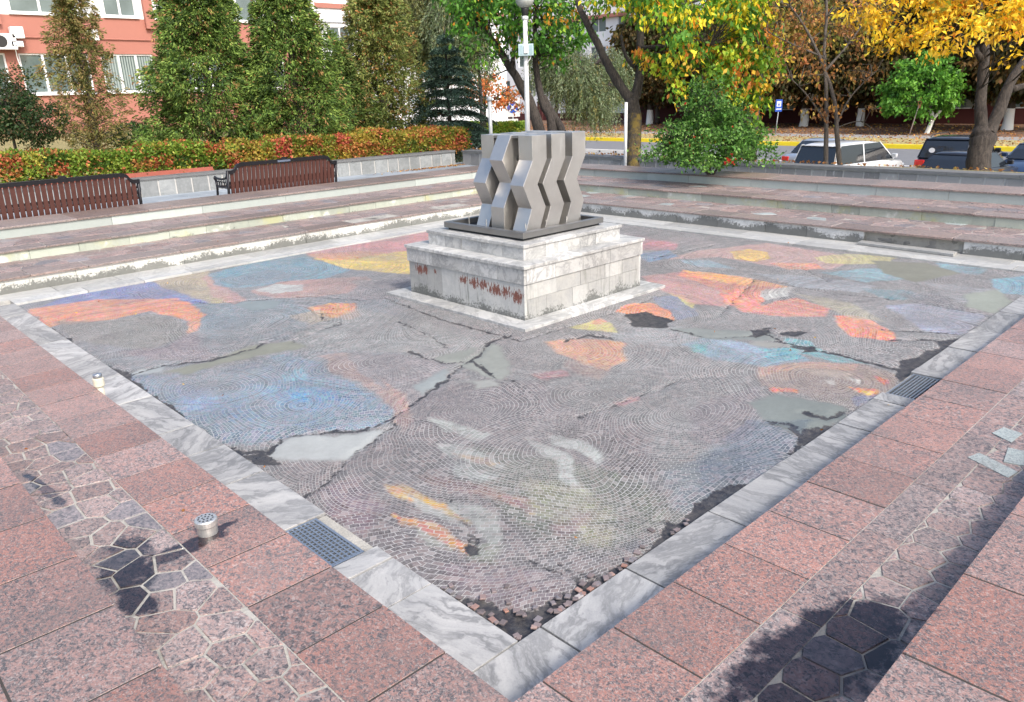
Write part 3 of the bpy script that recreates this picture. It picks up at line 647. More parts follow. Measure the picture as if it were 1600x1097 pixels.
# border strip at floor level
mb = MB(); bt = MB()
def strip(mb, fixed, ax, cuts, z0, z1, gap=.003, jz=.0012, ch=.0012, joff=0):
    for a, b_ in cuts:
        mb.cr = rnd3(); dz = rs.uniform(-jz, jz)
        f0, f1 = fixed[0]+rs.uniform(-joff, joff), fixed[1]
        if ax == 'x': mb.box(a+gap, b_-gap, f0, f1, z0, z1+dz, ch=ch)
        else: mb.box(f0, f1, a+gap, b_-gap, z0, z1+dz, ch=ch)
cutsR = [(-3.93,-3.49),(-3.49,-3.0),(-3.0,-2.40),(-2.40,-1.72),(-1.72,-1.08),(-1.08,-.60),(-.60,-.46)]
strip(mb, (y1-.05, -HY), 'x', cutsR, -.06, .010, gap=.004, jz=.003)
cutsR2 = [(.0,.12),(.12,.7),(.7,1.25),(1.25,1.9),(1.9,2.5),(2.5,3.0),(3.0,3.6)]
strip(mb, (y1-.05, -HY), 'x', cutsR2, -.06, .012, gap=.004, jz=.003)
cutsL = [(-3.545,-3.02),(-3.02,-2.90),(-2.90,-2.68)] ; 
strip(mb, (x1-.05, -HX), 'y', [(-3.548,-3.06),(-3.06,-2.80),(-2.80,-2.68)], -.06, .010, gap=.004, jz=.003)
strip(mb, (x1-.05, -HX), 'y', [(-2.27,-1.66),(-1.66,-1.19),(-1.19,-.78),(-.78,-.1),(-.1,.5),(.5,1.2),(1.2,1.8),(1.8,2.4),(2.4,3.0),(3.0,3.55)], -.06, .010, gap=.003, jz=.002)
mb.build('marble_border', M_MARB, kind='structure')
mb = MB()
strip(mb, (HY, HY+.22), 'x', run(-HX, HX, [.55, .7]), -.06, .008); strip(mb, (HY+.225, Y1+.03), 'x', run(x1-.05, X1+.03, [.6, .8]), -.06, .009)
strip(mb, (HX, HX+.22), 'y', run(y1, HY, [.5, .65]), -.06, .008); strip(mb, (HX+.225, X1+.03), 'y', run(y1, HY+.225, [.6, .8]), -.06, .009)
mb.build('marble_border', M_MARBW, kind='structure')
mb = MB(); mb.box(-8, X4, -8, Y4, -.5, -.045); mb.build('basin_bed', M_DARKJ, kind='structure')
# step cores (the mortar bed that shows in every joint)
def ring(mb, ix0, ix1, iy0, iy1, ox0, ox1, oy0, oy1, z0, z1):
    mb.box(ox0, ox1, oy0, iy0, z0, z1); mb.box(ox0, ox1, iy1, oy1, z0, z1)
    mb.box(ox0, ix0, iy0, iy1, z0, z1); mb.box(ix1, ox1, iy0, iy1, z0, z1)
e = .045
mb = MB(); ring(mb, x1-e, X1+e, y1-e, Y1+e, x2-e, X2+e, y2-e, Y2+e, -.045, Z1-.0026); mb.build('step_bed', M_MORT, kind='structure')
mb = MB(); ring(mb, x2-e, X2+e, y2-e, Y2+e, -6.5, X3+e, -6.5, Y3+e, -.045, Z2-.006); mb.build('step_bed', M_MORT, kind='structure')
mb = MB(); mb.box(-9, X4-.02, Y3+e, Y4-.02, -.045, Z3-.006); mb.box(X3+e, X4-.02, -8, Y3+e, -.045, Z3-.006); mb.build('step_bed', M_MORT, kind='structure')
mb = MB(); d_ = .0035
for (a0, a1, b0, b1, zz) in ((x1-SL+.002, x1-.01, y1-SL, Y1, Z1), (x1-SL, X1, y1-SL+.002, y1-.01, Z1), (x2-.72, x2-.01, y2-.4, 4, Z2), (x2-1.2, 3.5, y2-.9, y2-.01, Z2)): mb.box(a0, a1, b0, b1, zz-.03, zz-.0018)
mb.build('joint_fill', plain('joint_fill', (.045, .040, .036), .9, var=.6, scale=30), kind='structure')
# edge slabs (granite nosings 4 cm thick with a small overhang)
th = .042
mb = MB()
def even(a, b, l, o=0):
    out = []; p = a; q = a+(o or l)
    while q < b-.05: out.append((p, q)); p = q; q += l
    out.append((p, b)); return out
strip(mb, (y1-SL, y1), 'x', even(x1-SL, 2.6, .335, .12+.335), Z1-th, Z1, joff=0, gap=.0034)
strip(mb, (y1-SL, y1), 'x', run(2.6, X1+SL, [.4]), Z1-th, Z1)
strip(mb, (x1-SL, x1), 'y', even(y1+.003, Y1, .335, .30), Z1-th, Z1, gap=.0034)
strip(mb, (y2-.42, y2), 'x', even(x2-.3, 3.5, .515, .25), Z2-th, Z2, gap=.004)
strip(mb, (x2-.345, x2), 'y', even(y2, 4.0, .40, .28), Z2-th, Z2, gap=.004)
strip(mb, (x2-.72, x2-.352), 'y', even(y2-.3, 4.0, .45, .28), Z2-th, Z2, gap=.004)
strip(mb, (y2-.9, y2-.43), 'x', even(x2-1.2, 3.5, .52, .25), Z2-th, Z2, gap=.004)
mb.build('granite_paving', M_GRAN, kind='structure')
mb = MB()
ov = .012
strip(mb, (Y1-ov, Y1+SL), 'x', run(x1-1.6, X1+SL, [.75, .95, .6]), Z1-.024, Z1, jz=.004, ch=.006, joff=.006)
strip(mb, (X1-ov, X1+SL), 'y', run(y1, Y1-ov-.003, [.8, .6]), Z1-.024, Z1, jz=.004, ch=.006, joff=.006)
strip(mb, (Y2-ov, Y2+SL), 'x', run(-7, X2+SL, [.75, .95, .6]), Z2-.024, Z2, jz=.004, ch=.006, joff=.006)
strip(mb, (X2-ov, X2+SL), 'y', run(-6, Y2-ov-.003, [.8, .6]), Z2-.024, Z2, jz=.004, ch=.006, joff=.006)
strip(mb, (Y3-ov, Y4), 'x', run(-9, X4, [1.1, .9]), Z3-.024, Z3, jz=.002, ch=.006)
strip(mb, (X3-ov, X4), 'y', run(-8, Y3-ov-.003, [1.1, .8]), Z3-.024, Z3, jz=.002, ch=.006)
mb.build('granite_paving', M_GRANB, kind='structure')

# irregular flagstones: clipped Voronoi cells, each a thin slab
def clip(poly, nx_, ny_, d):
    out = []
    for i in range(len(poly)):
        a, b_ = poly[i], poly[(i+1) % len(poly)]; da = a[0]*nx_+a[1]*ny_-d; db = b_[0]*nx_+b_[1]*ny_-d
        if da <= 0: out.append(a)
        if (da < 0 < db) or (db < 0 < da): t_ = da/(da-db); out.append((a[0]+(b_[0]-a[0])*t_, a[1]+(b_[1]-a[1])*t_))
    return out
def flags(mb, mg, x0, x1_, y0, y1_, z, cell, seed, jointw=.006, regular=.35, skip=()):
    r = random.Random(seed); pts = []
    nx_, ny_ = max(1, round((x1_-x0)/cell)), max(1, round((y1_-y0)/cell))
    for i in range(-1, nx_+1):
        for j in range(-1, ny_+1):
            reg = noise.noise(Vector((i*.35+seed, j*.35, 0))) > regular-.35
            jt = .12 if reg else .46
            sh = .5 if (j % 2 and reg) else 0
            pts.append((x0+(i+.5+sh+r.uniform(-jt, jt))*(x1_-x0)/nx_, y0+(j+.5+r.uniform(-jt, jt)*.8)*(y1_-y0)/ny_))
    for k, p in enumerate(pts):
        poly = [(x0, y0), (x1_, y0), (x1_, y1_), (x0, y1_)]
        jw = jointw*r.uniform(.5, 1.5)
        for q in pts:
            if q is p: continue
            dx, dy = q[0]-p[0], q[1]-p[1]; L = math.hypot(dx, dy)
            if L > cell*4 or L < 1e-6: continue
            dx /= L; dy /= L
            poly = clip(poly, dx, dy, p[0]*dx+p[1]*dy+L/2-jw/2)
            if len(poly) < 3: break
        if len(poly) < 3: continue
        A = .5*sum(poly[i][0]*poly[(i+1) % len(poly)][1]-poly[(i+1) % len(poly)][0]*poly[i][1] for i in range(len(poly)))
        if abs(A) < .0007: continue
        cx = sum(q[0] for q in poly)/len(poly); cy = sum(q[1] for q in poly)/len(poly)
        tgt = mg if (x0 > 0 and r.random() < .03) else mb
        tgt.cr = (r.random()+.001, r.random(), r.random()); zz = z+r.uniform(-.002, .0015); tx, ty = r.gauss(0, .006), r.gauss(0, .006); n_ = len(poly)
        f = lambda q, s, dz: (cx+(q[0]-cx)*s, cy+(q[1]-cy)*s, zz+dz+(q[0]-cx)*tx+(q[1]-cy)*ty)
        vs = [f(q, 1, -.02) for q in poly]+[f(q, 1, -.0035) for q in poly]+[f(q, .975, 0) for q in poly]
        fs = [tuple(range(2*n_, 3*n_))]
        for i in range(n_):
            j = (i+1) % n_; fs += [(i, j, n_+j, n_+i), (n_+i, n_+j, 2*n_+j, 2*n_+i)]
        tgt.mesh(vs, fs)
fm, fg = MB(), MB()
flags(fm, fg, x1-SL-.42, x1-SL-.005, y2+.0, 4.0, Z1+.001, .135, 3, .0085)            # left tread
flags(fm, fg, x1-SL-.42, 2.5, y2-.02, y1-SL-.15, Z1+.001, .145, 8, .007, regular=.3)           # right tread
flags(fm, fg, 2.5, X1+SL, y2-.02, y1-SL-.005, Z1+.001, .25, 9)
flags(fm, fg, x1-1.6, X2, Y1+SL+.005, Y2+.02, Z1, .21, 4); flags(fm, fg, X1+SL+.005, X2+.02, y2, Y1+SL, Z1, .21, 5)
flags(fm, fg, -7, X3, Y2+SL+.005, Y3+.02, Z2, .22, 6); flags(fm, fg, X2+SL+.005, X3+.02, -6, Y2+SL, Z2, .22, 7)
fm.build('flagstone_paving', M_FLAG, kind='structure')
fg.cr = (.5, .5, .5)
for q in ([(1512,715),(1530,708),(1590,738),(1575,747)], [(1550,677),(1568,668),(1598,678),(1580,692)], [(1568,722),(1575,700),(1600,705),(1600,728)]):   # pale replacement pieces
    p_ = [onz(u, v, Z1+.002)[:2] for u, v in q]; n_ = 4
    if np.cross(p_[1]-p_[0], p_[2]-p_[1]) < 0: p_ = p_[::-1]
    vs = [(*a, Z1-.01) for a in p_]+[(*a, Z1+.0045) for a in p_]; fg.mesh(vs, [(4, 5, 6, 7)]+[(i, (i+1) % 4, 4+(i+1) % 4, 4+i) for i in range(4)])
fg.build('flagstone_paving', M_FLAGG, kind='structure')
mb = MB(); strip(mb, (y1-SL-.145, y1-SL-.004), 'x', run(x1-SL, 2.5, [.5, .7]), Z1-th, Z1, gap=.002)
mb.build('granite_paving', M_FLAG, kind='structure')
mb = MB()
for r_ in range(9):
    strip(mb, (Y4+.02+r_*.5, Y4+.514+r_*.5), 'x', run(-8, 9.2, [.5, .75]), ZP-.04, ZP)
    if r_ < 4: strip(mb, (X4+.02+r_*.36, X4+.375+r_*.36), 'y', run(-8, Y4, [.5, .7]), ZP-.04, ZP)
M_PAVE = marble('blue_grey_paving', (.30, .34, .38), (.23, .27, .31), .1, vs=1.3, rough=.5)
mb.build('pavement', M_PAVE, kind='structure')
# risers
def riser(ax, pos, a, b, z0, z1, mat, lens, out=1, holes=()):
    mb = MB()
    for p, q in run(a, b, lens):
        if any(p < h1 and q > h0 for h0, h1 in holes): continue
        mb.cr = rnd3(); d = rs.uniform(-.004, .004)
        if ax == 'y': mb.box(p+.002, q-.002, pos+d, pos+.05, z0, z1)
        else: mb.box(pos+d, pos+.05, p+.002, q-.002, z0, z1)
    mb.build('riser_stone', mat, kind='structure')
riser('y', Y1+.006, x1-.3, X1+.006, 0.009, Z1-.025, M_R1, [.75, .6, .5])
riser('x', X1+.006, -1.53, Y1+.004, 0.009, Z1-.025, M_R1D, [.55, .45, .7])
riser('x', X1+.006, y1, -2.60, 0.009, Z1-.025, M_R1D, [.6, .7])
riser('y', Y2+.008, -6.5, X2+.006, Z1-.006, Z2-.025, M_R2, [.5, .6])
riser('x', X2+.008, -6, Y2+.004, Z1-.006, Z2-.025, M_R2, [.6, .8, .4])
riser('y', Y3+.008, -7, X3+.006, Z2-.006, Z3-.025, M_R3, [1.25, 1.4])
riser('x', X3+.008, -7, Y3+.004, Z2-.006, Z3-.025, M_R3, [1.1, .9, 1.3])
mb = MB()                                                   # near risers (seen only from other positions)
mb.box(x1-.044, x1-.004, y1, Y1, -.04, Z1-th-.001); mb.box(x1-.044, X1, y1-.044, y1-.004, -.04, Z1-th-.001)
mb.box(x2-.044, x2-.004, y2, Y1, Z1-.02, Z2-th-.001); mb.box(x2-.044, X2, y2-.044, y2-.004, Z1-.02, Z2-th-.001)
mb.build('riser_stone', M_R1, kind='structure')
mb = MB(); ys_ = np.linspace(-2.60, -1.53, 40)               # rough concrete behind the fallen facing
for i in range(39):
    z_ = [(X1+.05+.018*noise.noise(Vector((ys_[j]*9, k*1.7, 0))), ys_[j], .005+k*.0315) for j in (i, i+1) for k in range(5)]
    for k in range(4): mb.poly([z_[k], z_[k+1], z_[5+k+1], z_[5+k]])
mb.build('rough_concrete', plain('rough_concrete', (.24, .235, .22), .95, var=.6, scale=9, bump=.8), kind='structure')
mb = MB(); n_ = 14; xs0 = [-2.57+1.05*i/(n_-1) for i in range(n_)]
for i in range(n_-1):
    a, b_ = xs0[i], xs0[i+1]; f = lambda y: 3.905+(y+2.57)*.06+.012*noise.noise(Vector((y*4, 1, 0)))
    vs = []
    for y in (a, b_):
        w_ = .125+.012*noise.noise(Vector((y*5, 7, 0))); vs += [(f(y), y, .012), (f(y), y, .038), (f(y)+.008, y, .043), (f(y)+w_, y, .045), (f(y)+w_, y, .012)]
    mb.mesh(vs, [(0, 1, 6, 5), (1, 2, 7, 6), (2, 3, 8, 7), (3, 4, 9, 8)]+([(4, 3, 2, 1, 0)] if i == 0 else [])+([(5, 6, 7, 8, 9)] if i == n_-2 else []))
fs_ = mb.build('fallen_slab', M_MARBW, label='long white marble slab lying loose on the border below the gap in the lowest step', cat='stone slab')
o = fs_

# ------------------------------------------------------------------ drains, pipe stub, nozzle
M_STEEL = plain('galvanised_steel', (.42, .45, .48), .38, .85, var=.25, scale=40)
M_IRON = plain('dark_iron', (.03, .032, .036), .5, .3, var=.3)
def grate(x0, x1_, y0, y1_, across, label):
    t = empty('drain_grate', ((x0+x1_)/2, (y0+y1_)/2, 0), label=label, cat='drain grate', group='drain grates in the marble border')
    cx, cy = (x0+x1_)/2, (y0+y1_)/2; hx, hy = (x1_-x0)/2, (y1_-y0)/2
    mb = MB()
    for a, b_, c, d in ((-hx, hx, -hy, -hy+.012), (-hx, hx, hy-.012, hy), (-hx, -hx+.012, -hy+.012, hy-.012), (hx-.012, hx, -hy+.012, hy-.012)): mb.box(a, b_, c, d, -.03, .006)
    mb.build('frame', M_STEEL, t)
    mb = MB()
    if across:
        nn = 13
        for i in range(nn):
            yy = -hy+.02+(2*hy-.04)*(i+.5)/nn; mb.box(-hx+.012, hx-.012, yy-.0045, yy+.0045, -.02, .004)
        for i in range(4): xx = -hx+(i+1)*2*hx/5; mb.box(xx-.003, xx+.003, -hy+.012, hy-.012, -.022, -.001)
    else:
        nx_, ny_ = int(2*hx/.022), int(2*hy/.026)
        for i in range(nx_): xx = -hx+.012+(2*hx-.024)*(i+.5)/nx_; mb.box(xx-.004, xx+.004, -hy+.012, hy-.012, -.016, .0035)
        for i in range(ny_): yy = -hy+.012+(2*hy-.024)*(i+.5)/ny_; mb.box(-hx+.012, hx-.012, yy-.0045, yy+.0045, -.014, .0015)
    mb.build('grille', M_STEEL, t)
    mb = MB(); mb.box(-hx, hx, -hy, hy, -.044, -.035); mb.build('sump', M_IRON, t)
mb = MB(); mb.box(-3.652, -3.603, -2.672, -2.278, -.044, -.004); mb.box(-.455, -.005, -3.567, -3.553, -.044, -.006); mb.build('cement_strip', M_MORT, kind='structure')
grate(-3.93, -3.655, -2.672, -2.278, False, 'perforated steel drain grate set in the left marble border near the corner')
grate(-.455, -.005, -3.87, -3.57, True, 'slotted steel drain grate in the right marble border where two cracks meet')
t = empty('pipe_stub', (-3.905, -.13, 0), label='pale beige plastic pipe stub with a collar standing on the left marble border', cat='pipe')
M_PVC = plain('aged_plastic', (.55, .52, .42), .55, var=.25, scale=30)
mb = MB(); mb.tube([(0, 0, .008), (.003, -.002, .20)], .024, 16); mb.build('pipe', M_PVC, t, True)
mb = MB(); mb.lathe([(.031, 0), (.033, .005), (.033, .05), (.029, .055), (.029, .056)], (.003, -.002, .175), 18); mb.build('collar', M_PVC, t, False)
mb = MB(); mb.lathe([(.026, 0), (.026, .022), (.02, .026)], (.003, -.002, .232), 16); mb.build('cap', M_STEEL, t, True)
mb = MB(); mb.tube([(-.03, -.02, .018), (.0, 0, .024), (.03, .02, .018)], .016, 10); mb.build('elbow', M_PVC, t, True)
cp_ = onz(325, 832, Z1)
t = empty('spotlight', (cp_[0], cp_[1], Z1), label='round metal outlet with a perforated cap standing on the red granite step', cat='outlet')
M_ALU = plain('dull_aluminium', (.55, .55, .53), .4, .7, var=.25, scale=60)
mb = MB(); mb.lathe([(.040, 0), (.040, .036), (.037, .037)], n=28); mb.build('base', M_ALU, t, bevel=0)
mb = MB(); mb.lathe([(.043, .037), (.0445, .040), (.0445, .062), (.041, .066), (.012, .0665)], n=28); mb.build('cap', M_ALU, t)
mb = MB()
for rr_, k in ((.012, 5), (.028, 11)):
    for i in range(k): a = 2*math.pi*i/k; mb.lathe([(.0042, .0668), (.0042, .0674)], (rr_*math.cos(a), rr_*math.sin(a), 0), 8)
mb.build('perforation', M_IRON, t)

# ------------------------------------------------------------------ pedestal and steel sculpture
PC = (0.001, .025)
ped = empty('fountain_pedestal', (PC[0], PC[1], 0), label='stepped white marble pedestal with flaking stained plinth in the middle of the mosaic', cat='pedestal')
def course(h, z0, z1, mat, name, nL, rows=None, t_=.03):
    """a square course clad with upright stone panels; rows = {side: heights of horizontal joints}"""
    mb = MB(); g = .003; rows = rows or {}
    for side in range(4):
        zs = [z0]+list(rows.get(side, []))+[z1]
        for k_ in range(len(zs)-1):
            za, zb = zs[k_]+(.0025 if k_ else 0), zs[k_+1]
            L = 2*h; ws = [rs.uniform(.6, 1.4) for _ in range(nL+(2 if len(zs) > 2 else 0))]; s = sum(ws); p = -h
            for w_ in ws:
                q = p+L*w_/s; mb.cr = rnd3(); d = rs.uniform(-.002, .002)
                a, b_ = p+g*.5, q-g*.5
                if side in (0, 1): a, b_ = max(a, -h+t_+.001), min(b_, h-t_-.001)
                if side == 0: mb.box(a, b_, -h+d, -h+t_, za, zb)
                if side == 1: mb.box(a, b_, h-t_, h+d, za, zb)
                if side == 2: mb.box(-h+d, -h+t_, a, b_, za, zb)
                if side == 3: mb.box(h-t_, h+d, a, b_, za, zb)
                p = q
    mb.box(-h+.012, h-.012, -h+.012, h-.012, z0+.001, z1-.004, m=1)
    return mb.build(name, [mat, M_JDARK], ped)
def slabs(h, z0, z1, mat, name, inner, nL=4):
    mb = MB()
    for side in range(4):
        ws = [rs.uniform(.7, 1.3) for _ in range(nL)]; s = sum(ws); lo = -h if side < 2 else -inner; hi = h if side < 2 else inner; p = lo
        for w_ in ws:
            q = p+(hi-lo)*w_/s; mb.cr = rnd3(); a, b_ = p+.0015, q-.0015; dz = rs.uniform(-.001, .001)
            if side == 0: mb.box(a, b_, -h, -inner, z0, z1+dz, ch=.003)
            if side == 1: mb.box(a, b_, inner, h, z0, z1+dz, ch=.003)
            if side == 2: mb.box(-h, -inner, a, b_, z0, z1+dz, ch=.003)
            if side == 3: mb.box(inner, h, a, b_, z0, z1+dz, ch=.003)
            p = q
    return mb.build(name, mat, ped)
M_JDARK = plain('pedestal_joint', (.14, .135, .125), .9, var=.5)
slabs(.965, -.03, .014, M_PEDW, 'skirt', .78, 4)
course(.79, .0, .322, M_PLINTH, 'plinth', 3, rows={0: [.185]})
course(.802, .3225, .452, M_PEDW, 'middle_tier', 4)
slabs(.815, .4525, .480, M_PEDW, 'ledge', .60, 4)
course(.645, .4805, .586, M_PEDW, 'upper_tier', 5)
slabs(.658, .5865, .613, M_PEDW, 'coping', .40, 4)
def steel(name, rough=.42, col=(.56, .545, .52), stain=.6):
    m, n, b = new_mat(name); t = NT(n); g = t.geo()
    s = t.noise(t.vmath('MULTIPLY', g, (1, 1, .06)), 60, 5, .8)
    f = t.noise(g, 6, 5, .7)
    c = t.mix(f, tuple(x*.82 for x in col), tuple(x*1.12 for x in col))
    k = t.math('MULTIPLY', t.math('SUBTRACT', s, .52), 5, clamp=True)
    gz = t.sep(g)[2]
    k = t.math('MULTIPLY', k, t.math('MULTIPLY', t.math('SUBTRACT', t.noise(g, 5, 3), .35), 4, clamp=True))
    k = t.math('MULTIPLY', k, t.math('MULTIPLY_ADD', t.math('SUBTRACT', gz, 1.0), 2., .3, clamp=True))
    c = t.mix(t.math('MULTIPLY', k, stain), c, (.66, .67, .66))
    t.link(c, b.inputs['Base Color']); b.inputs['Metallic'].default_value = .9
    t.link(t.math('ADD', t.math('MULTIPLY_ADD', f, .22, rough-.08), t.math('MULTIPLY', k, .25)), b.inputs['Roughness'])
    t.bump(b, t.noise(t.vmath('MULTIPLY', g, (1, 1, 8)), 30, 3), .06, .002); return m
M_SS = steel('brushed_steel'); M_SSD = steel('tray_steel', .42, (.30, .295, .285))
scu = empty('steel_sculpture', (PC[0], PC[1], .613), label='brushed steel sculpture of nine zigzag columns standing in a shallow square tray', cat='sculpture')
mb = MB(); h = .535
mb.box(-h, h, -h, -h+.052, .022, .075); mb.box(-h, h, h-.052, h, .022, .075); mb.box(-h, -h+.052, -h+.052, h-.052, .022, .075); mb.box(h-.052, h, -h+.052, h-.052, .022, .075)
mb.build('tray_rim', M_SSD, scu, bevel=.003)
mb = MB(); mb.box(-h+.03, h-.03, -h+.03, h-.03, .0, .021); mb.build('tray_base', M_IRON, scu)
LV = [1.475, 1.268, 1.063, .859, .640]
OA = [0, 0, -.12, -.022, -.112]; OB = [-.004, -.12, -.004, -.12, -.12]
for ix, (xa, xb) in enumerate([(-.30, -.122), (-.058, .12), (.216, .394)]):
    for iy, (ya, yb) in enumerate([(-.41, -.243), (-.157, .012), (.075, .242)]):
        O = OB if iy == 1 else OA
        mb = MB(); vs = []
        for z, o_ in zip(LV, O):
            for x, y in ((xa, ya), (xb, ya), (xb, yb), (xa, yb)): vs.append((x+o_-PC[0], y-PC[1], z-.613))
        fs = [(0, 1, 2, 3)]
        for k in range(4):
            for i in range(4): j = (i+1) % 4; fs.append((k*4+j, k*4+i, (k+1)*4+i, (k+1)*4+j))
        fs.append((19, 18, 17, 16)); mb.mesh(vs, fs)
        mb.build('zigzag_column', M_SS, scu, bevel=.0022)
for ya_, yb_ in ((-.268, -.182), (-.013, .050)): mb = MB(); mb.box(-.30, .392, ya_, yb_, .838, .858); mb.build('top_plate', M_SSD, scu)
for (u, v) in [(733, 346), (760, 351), (791, 353), (821, 358), (853, 352), (885, 346), (906, 340)]:
    p_ = onz(u, v, .69); mb = MB(); mb.tube([(p_[0]-PC[0], p_[1]-PC[1], .022), (p_[0]-PC[0], p_[1]-PC[1], .125)], .004, 6); mb.build('water_nozzle', M_ALU, scu)

# ------------------------------------------------------------------ terrain
def gh(x, y):
    """ground height: planting beds behind the plaza, then down to the street"""
    bed = .40
    t1 = np.clip((x-8.6)/11., 0, 1); t1 = t1*t1*(3-2*t1)
    z = bed*(1-t1)+(-2.04)*t1
    up = np.clip((y-13)/16., 0, 1)*.45*(1-np.clip((x-14)/14, 0, 1)); z = z+up
    back = np.clip((x-50)/16, 0, 1)*.25
    return z+back
def terrain():
    xs = np.concatenate([np.linspace(-260, -12, 12), np.linspace(-10, 30, 61), np.linspace(32, 75, 30), np.linspace(85, 420, 10)])
    ys = np.concatenate([np.linspace(-260, -14, 12), np.linspace(-12, 34, 69), np.linspace(37, 80, 20), np.linspace(95, 420, 10)])
    X, Y = np.meshgrid(xs, ys, indexing='ij'); Z = gh(X, Y)+(vnoise(X, Y, .5, 90)-.5)*.06
    inn = (X < 8.75) & (Y < 11.3)
    Z = np.where(inn, np.minimum(Z, -.6), Z)
    Z = np.where((X > 22) & (X < 43.4), -2.03, Z)
    idx = np.arange(X.size).reshape(X.shape)
    Fq = np.stack([idx[:-1, :-1], idx[1:, :-1], idx[1:, 1:], idx[:-1, 1:]], -1).reshape(-1, 4)
    me = mesh_np('ground', np.stack([X, Y, Z], -1).reshape(-1, 3), Fq)
    m, n, b = new_mat('leafy_ground'); t = NT(n); g = t.geo(); gx = t.sep(g)[0]
    grass = t.mix(t.noise(g, 1.2, 5), (.16, .15, .06), (.30, .26, .12))
    grass = t.mix(t.math('MULTIPLY', t.math('SUBTRACT', t.noise(g, 18, 4, .7), .5), 4, clamp=True), grass, (.36, .26, .10))
    leaf = t.mix(t.noise(g, 9, 5, .75), (.09, .055, .035), (.22, .12, .07))
    f = t.math('MULTIPLY', t.math('SUBTRACT', gx, 53.5), .8, clamp=True)
    col = t.mix(f, grass, leaf)
    t.link(col, b.inputs['Base Color']); b.inputs['Roughness'].default_value = .95; t.bump(b, t.noise(g, 14, 5, .7), .8, .05)
    me.materials.append(m); o = bpy.data.objects.new('ground', me); COL.objects.link(o); tag(o, kind='structure')
terrain()
M_ASPH = plain('asphalt', (.15, .155, .165), .85, var=.25, scale=1.5, bump=.2)
mb = MB(); mb.box(21.0, 43.5, -160, 260, -2.3, -1.995); mb.build('road', M_ASPH, kind='structure')
M_WHITE = plain('road_paint', (.68, .68, .66), .7, var=.15); M_YEL = plain('yellow_paint', (.80, .62, .02), .6, var=.12, scale=3)
mb = MB(); mb.box(33.6, 33.78, -120, 200, -1.994, -1.990)
for i in range(14): mb.box(21.6+.0, 26.6, -6+i*2.75, -5.86+i*2.75, -1.994, -1.990)
mb.build('road_marking', M_WHITE, kind='structure')
mb = MB(); mb.box(43.4, 43.78, -160, 260, -2.2, -1.76); mb.build('kerb', M_YEL, kind='structure')
mb = MB(); mb.box(50.6, 54.0, -160, 260, -2.2, -1.90); mb.build('pavement', plain('footpath', (.26, .25, .24), .9, var=.2, scale=2), kind='structure')
mb = MB(); mb.box(43.78, 50.6, -160, 260, -2.2, -1.88)
M_VERGE = plain('dry_verge', (.32, .27, .12), .95, var=.5, scale=3, bump=.6); mb.build('grass_verge', M_VERGE, kind='structure')

# ------------------------------------------------------------------ planter walls
def wall_mat():
    m, n, b = new_mat('dark_wall_block'); t = NT(n); g = t.geo(); r = t.sep(t.attr('rnd').outputs['Vector'])
    c = t.ramp(r[0], [(0, (.085, .085, .09)), (.4, (.14, .14, .145)), (.75, (.20, .20, .205)), (1, (.30, .30, .30))])
    c = t.mix(t.math('MULTIPLY', t.noise(g, 8, 6, .7), .7), c, (.28, .28, .27))
    k = t.math('MULTIPLY', t.math('SUBTRACT', t.noise(t.vmath('MULTIPLY', g, (1, 1, .3)), 16, 5, .7), .58), 7, clamp=True)
    c = t.mix(k, c, (.50, .51, .50))
    t.link(c, b.inputs['Base Color']); b.inputs['Roughness'].default_value = .75; t.bump(b, t.noise(g, 40, 5), .4, .006); return m
M_WB = wall_mat(); M_WBL = marble('pale_wall_block', (.27, .285, .29), (.17, .185, .19), .2, streak=.5, rough=.6)
M_JT = plain('pale_mortar', (.46, .455, .44), .9, var=.25, scale=12)
M_CAP = plain('dark_coping', (.13, .135, .14), .7, var=.35, scale=7)
def planter_wall(A, B, z0, z1, thick, label, mat, bw=.30):
    A, B = np.array(A, float), np.array(B, float); d = B-A; L = np.hypot(*d); d /= L; nrm = np.array([-d[1], d[0]])   # nrm points to the back
    T = lambda s, q, z: (A[0]+d[0]*s+nrm[0]*q, A[1]+d[1]*s+nrm[1]*q, z)
    t = empty('planter_wall', (0, 0, 0), label=label, cat='wall')
    mb = MB(); mb.box(0, L, .012, thick, z0-.3, z1, T=T); mb.build('mortar_core', M_JT, t)
    mb = MB(); p = 0
    while p < L-.1:
        l = bw*rs.uniform(.85, 1.15); q = min(p+l, L); mb.cr = rnd3(); mb.box(p+.014, q-.014, rs.uniform(-.004, .003), .014, z0-.3, z1-.022, T=T); p = q
    mb.build('stone_blocks', mat, t)
    mb = MB(); p = 0
    while p < L-.05:
        q = min(p+rs.uniform(.8, 1.2), L); mb.cr = rnd3(); mb.box(p+.002, q-.002, -.03, thick+.03, z1+.002, z1+.045+rs.uniform(-.003, .003), T=T); p = q
    mb.build('coping', M_CAP, t)
# facing the plaza: direction chosen so that the planted side is to the left of A->B
planter_wall((8.25, -12), (8.25, 10.55), ZP, .455, .3, 'long low dark stone planter wall along the right side of the plaza', M_WB) if False else None
def rev_wall(A, B, *a, **k): planter_wall(A, B, *a, **k)
W_R = planter_wall((8.22, -12), (8.22, 10.5), ZP, .44, -.30, 'x', M_WB) if False else None
def wall_run(A, B, z0, z1, thick, label, mat, bw):
    planter_wall(A, B, z0, z1, thick, label, mat, bw)
wall_run((-9.0, 11.55), (8.1, 10.72), ZP, .41, .30, 'low grey stone planter wall behind the benches with the long hedge on it', M_WBL, .34)
wall_run((8.25, 10.6), (8.25, -12), ZP, .40, .30, 'low dark stone block wall along the street side in front of the parked cars', M_WB, .30)

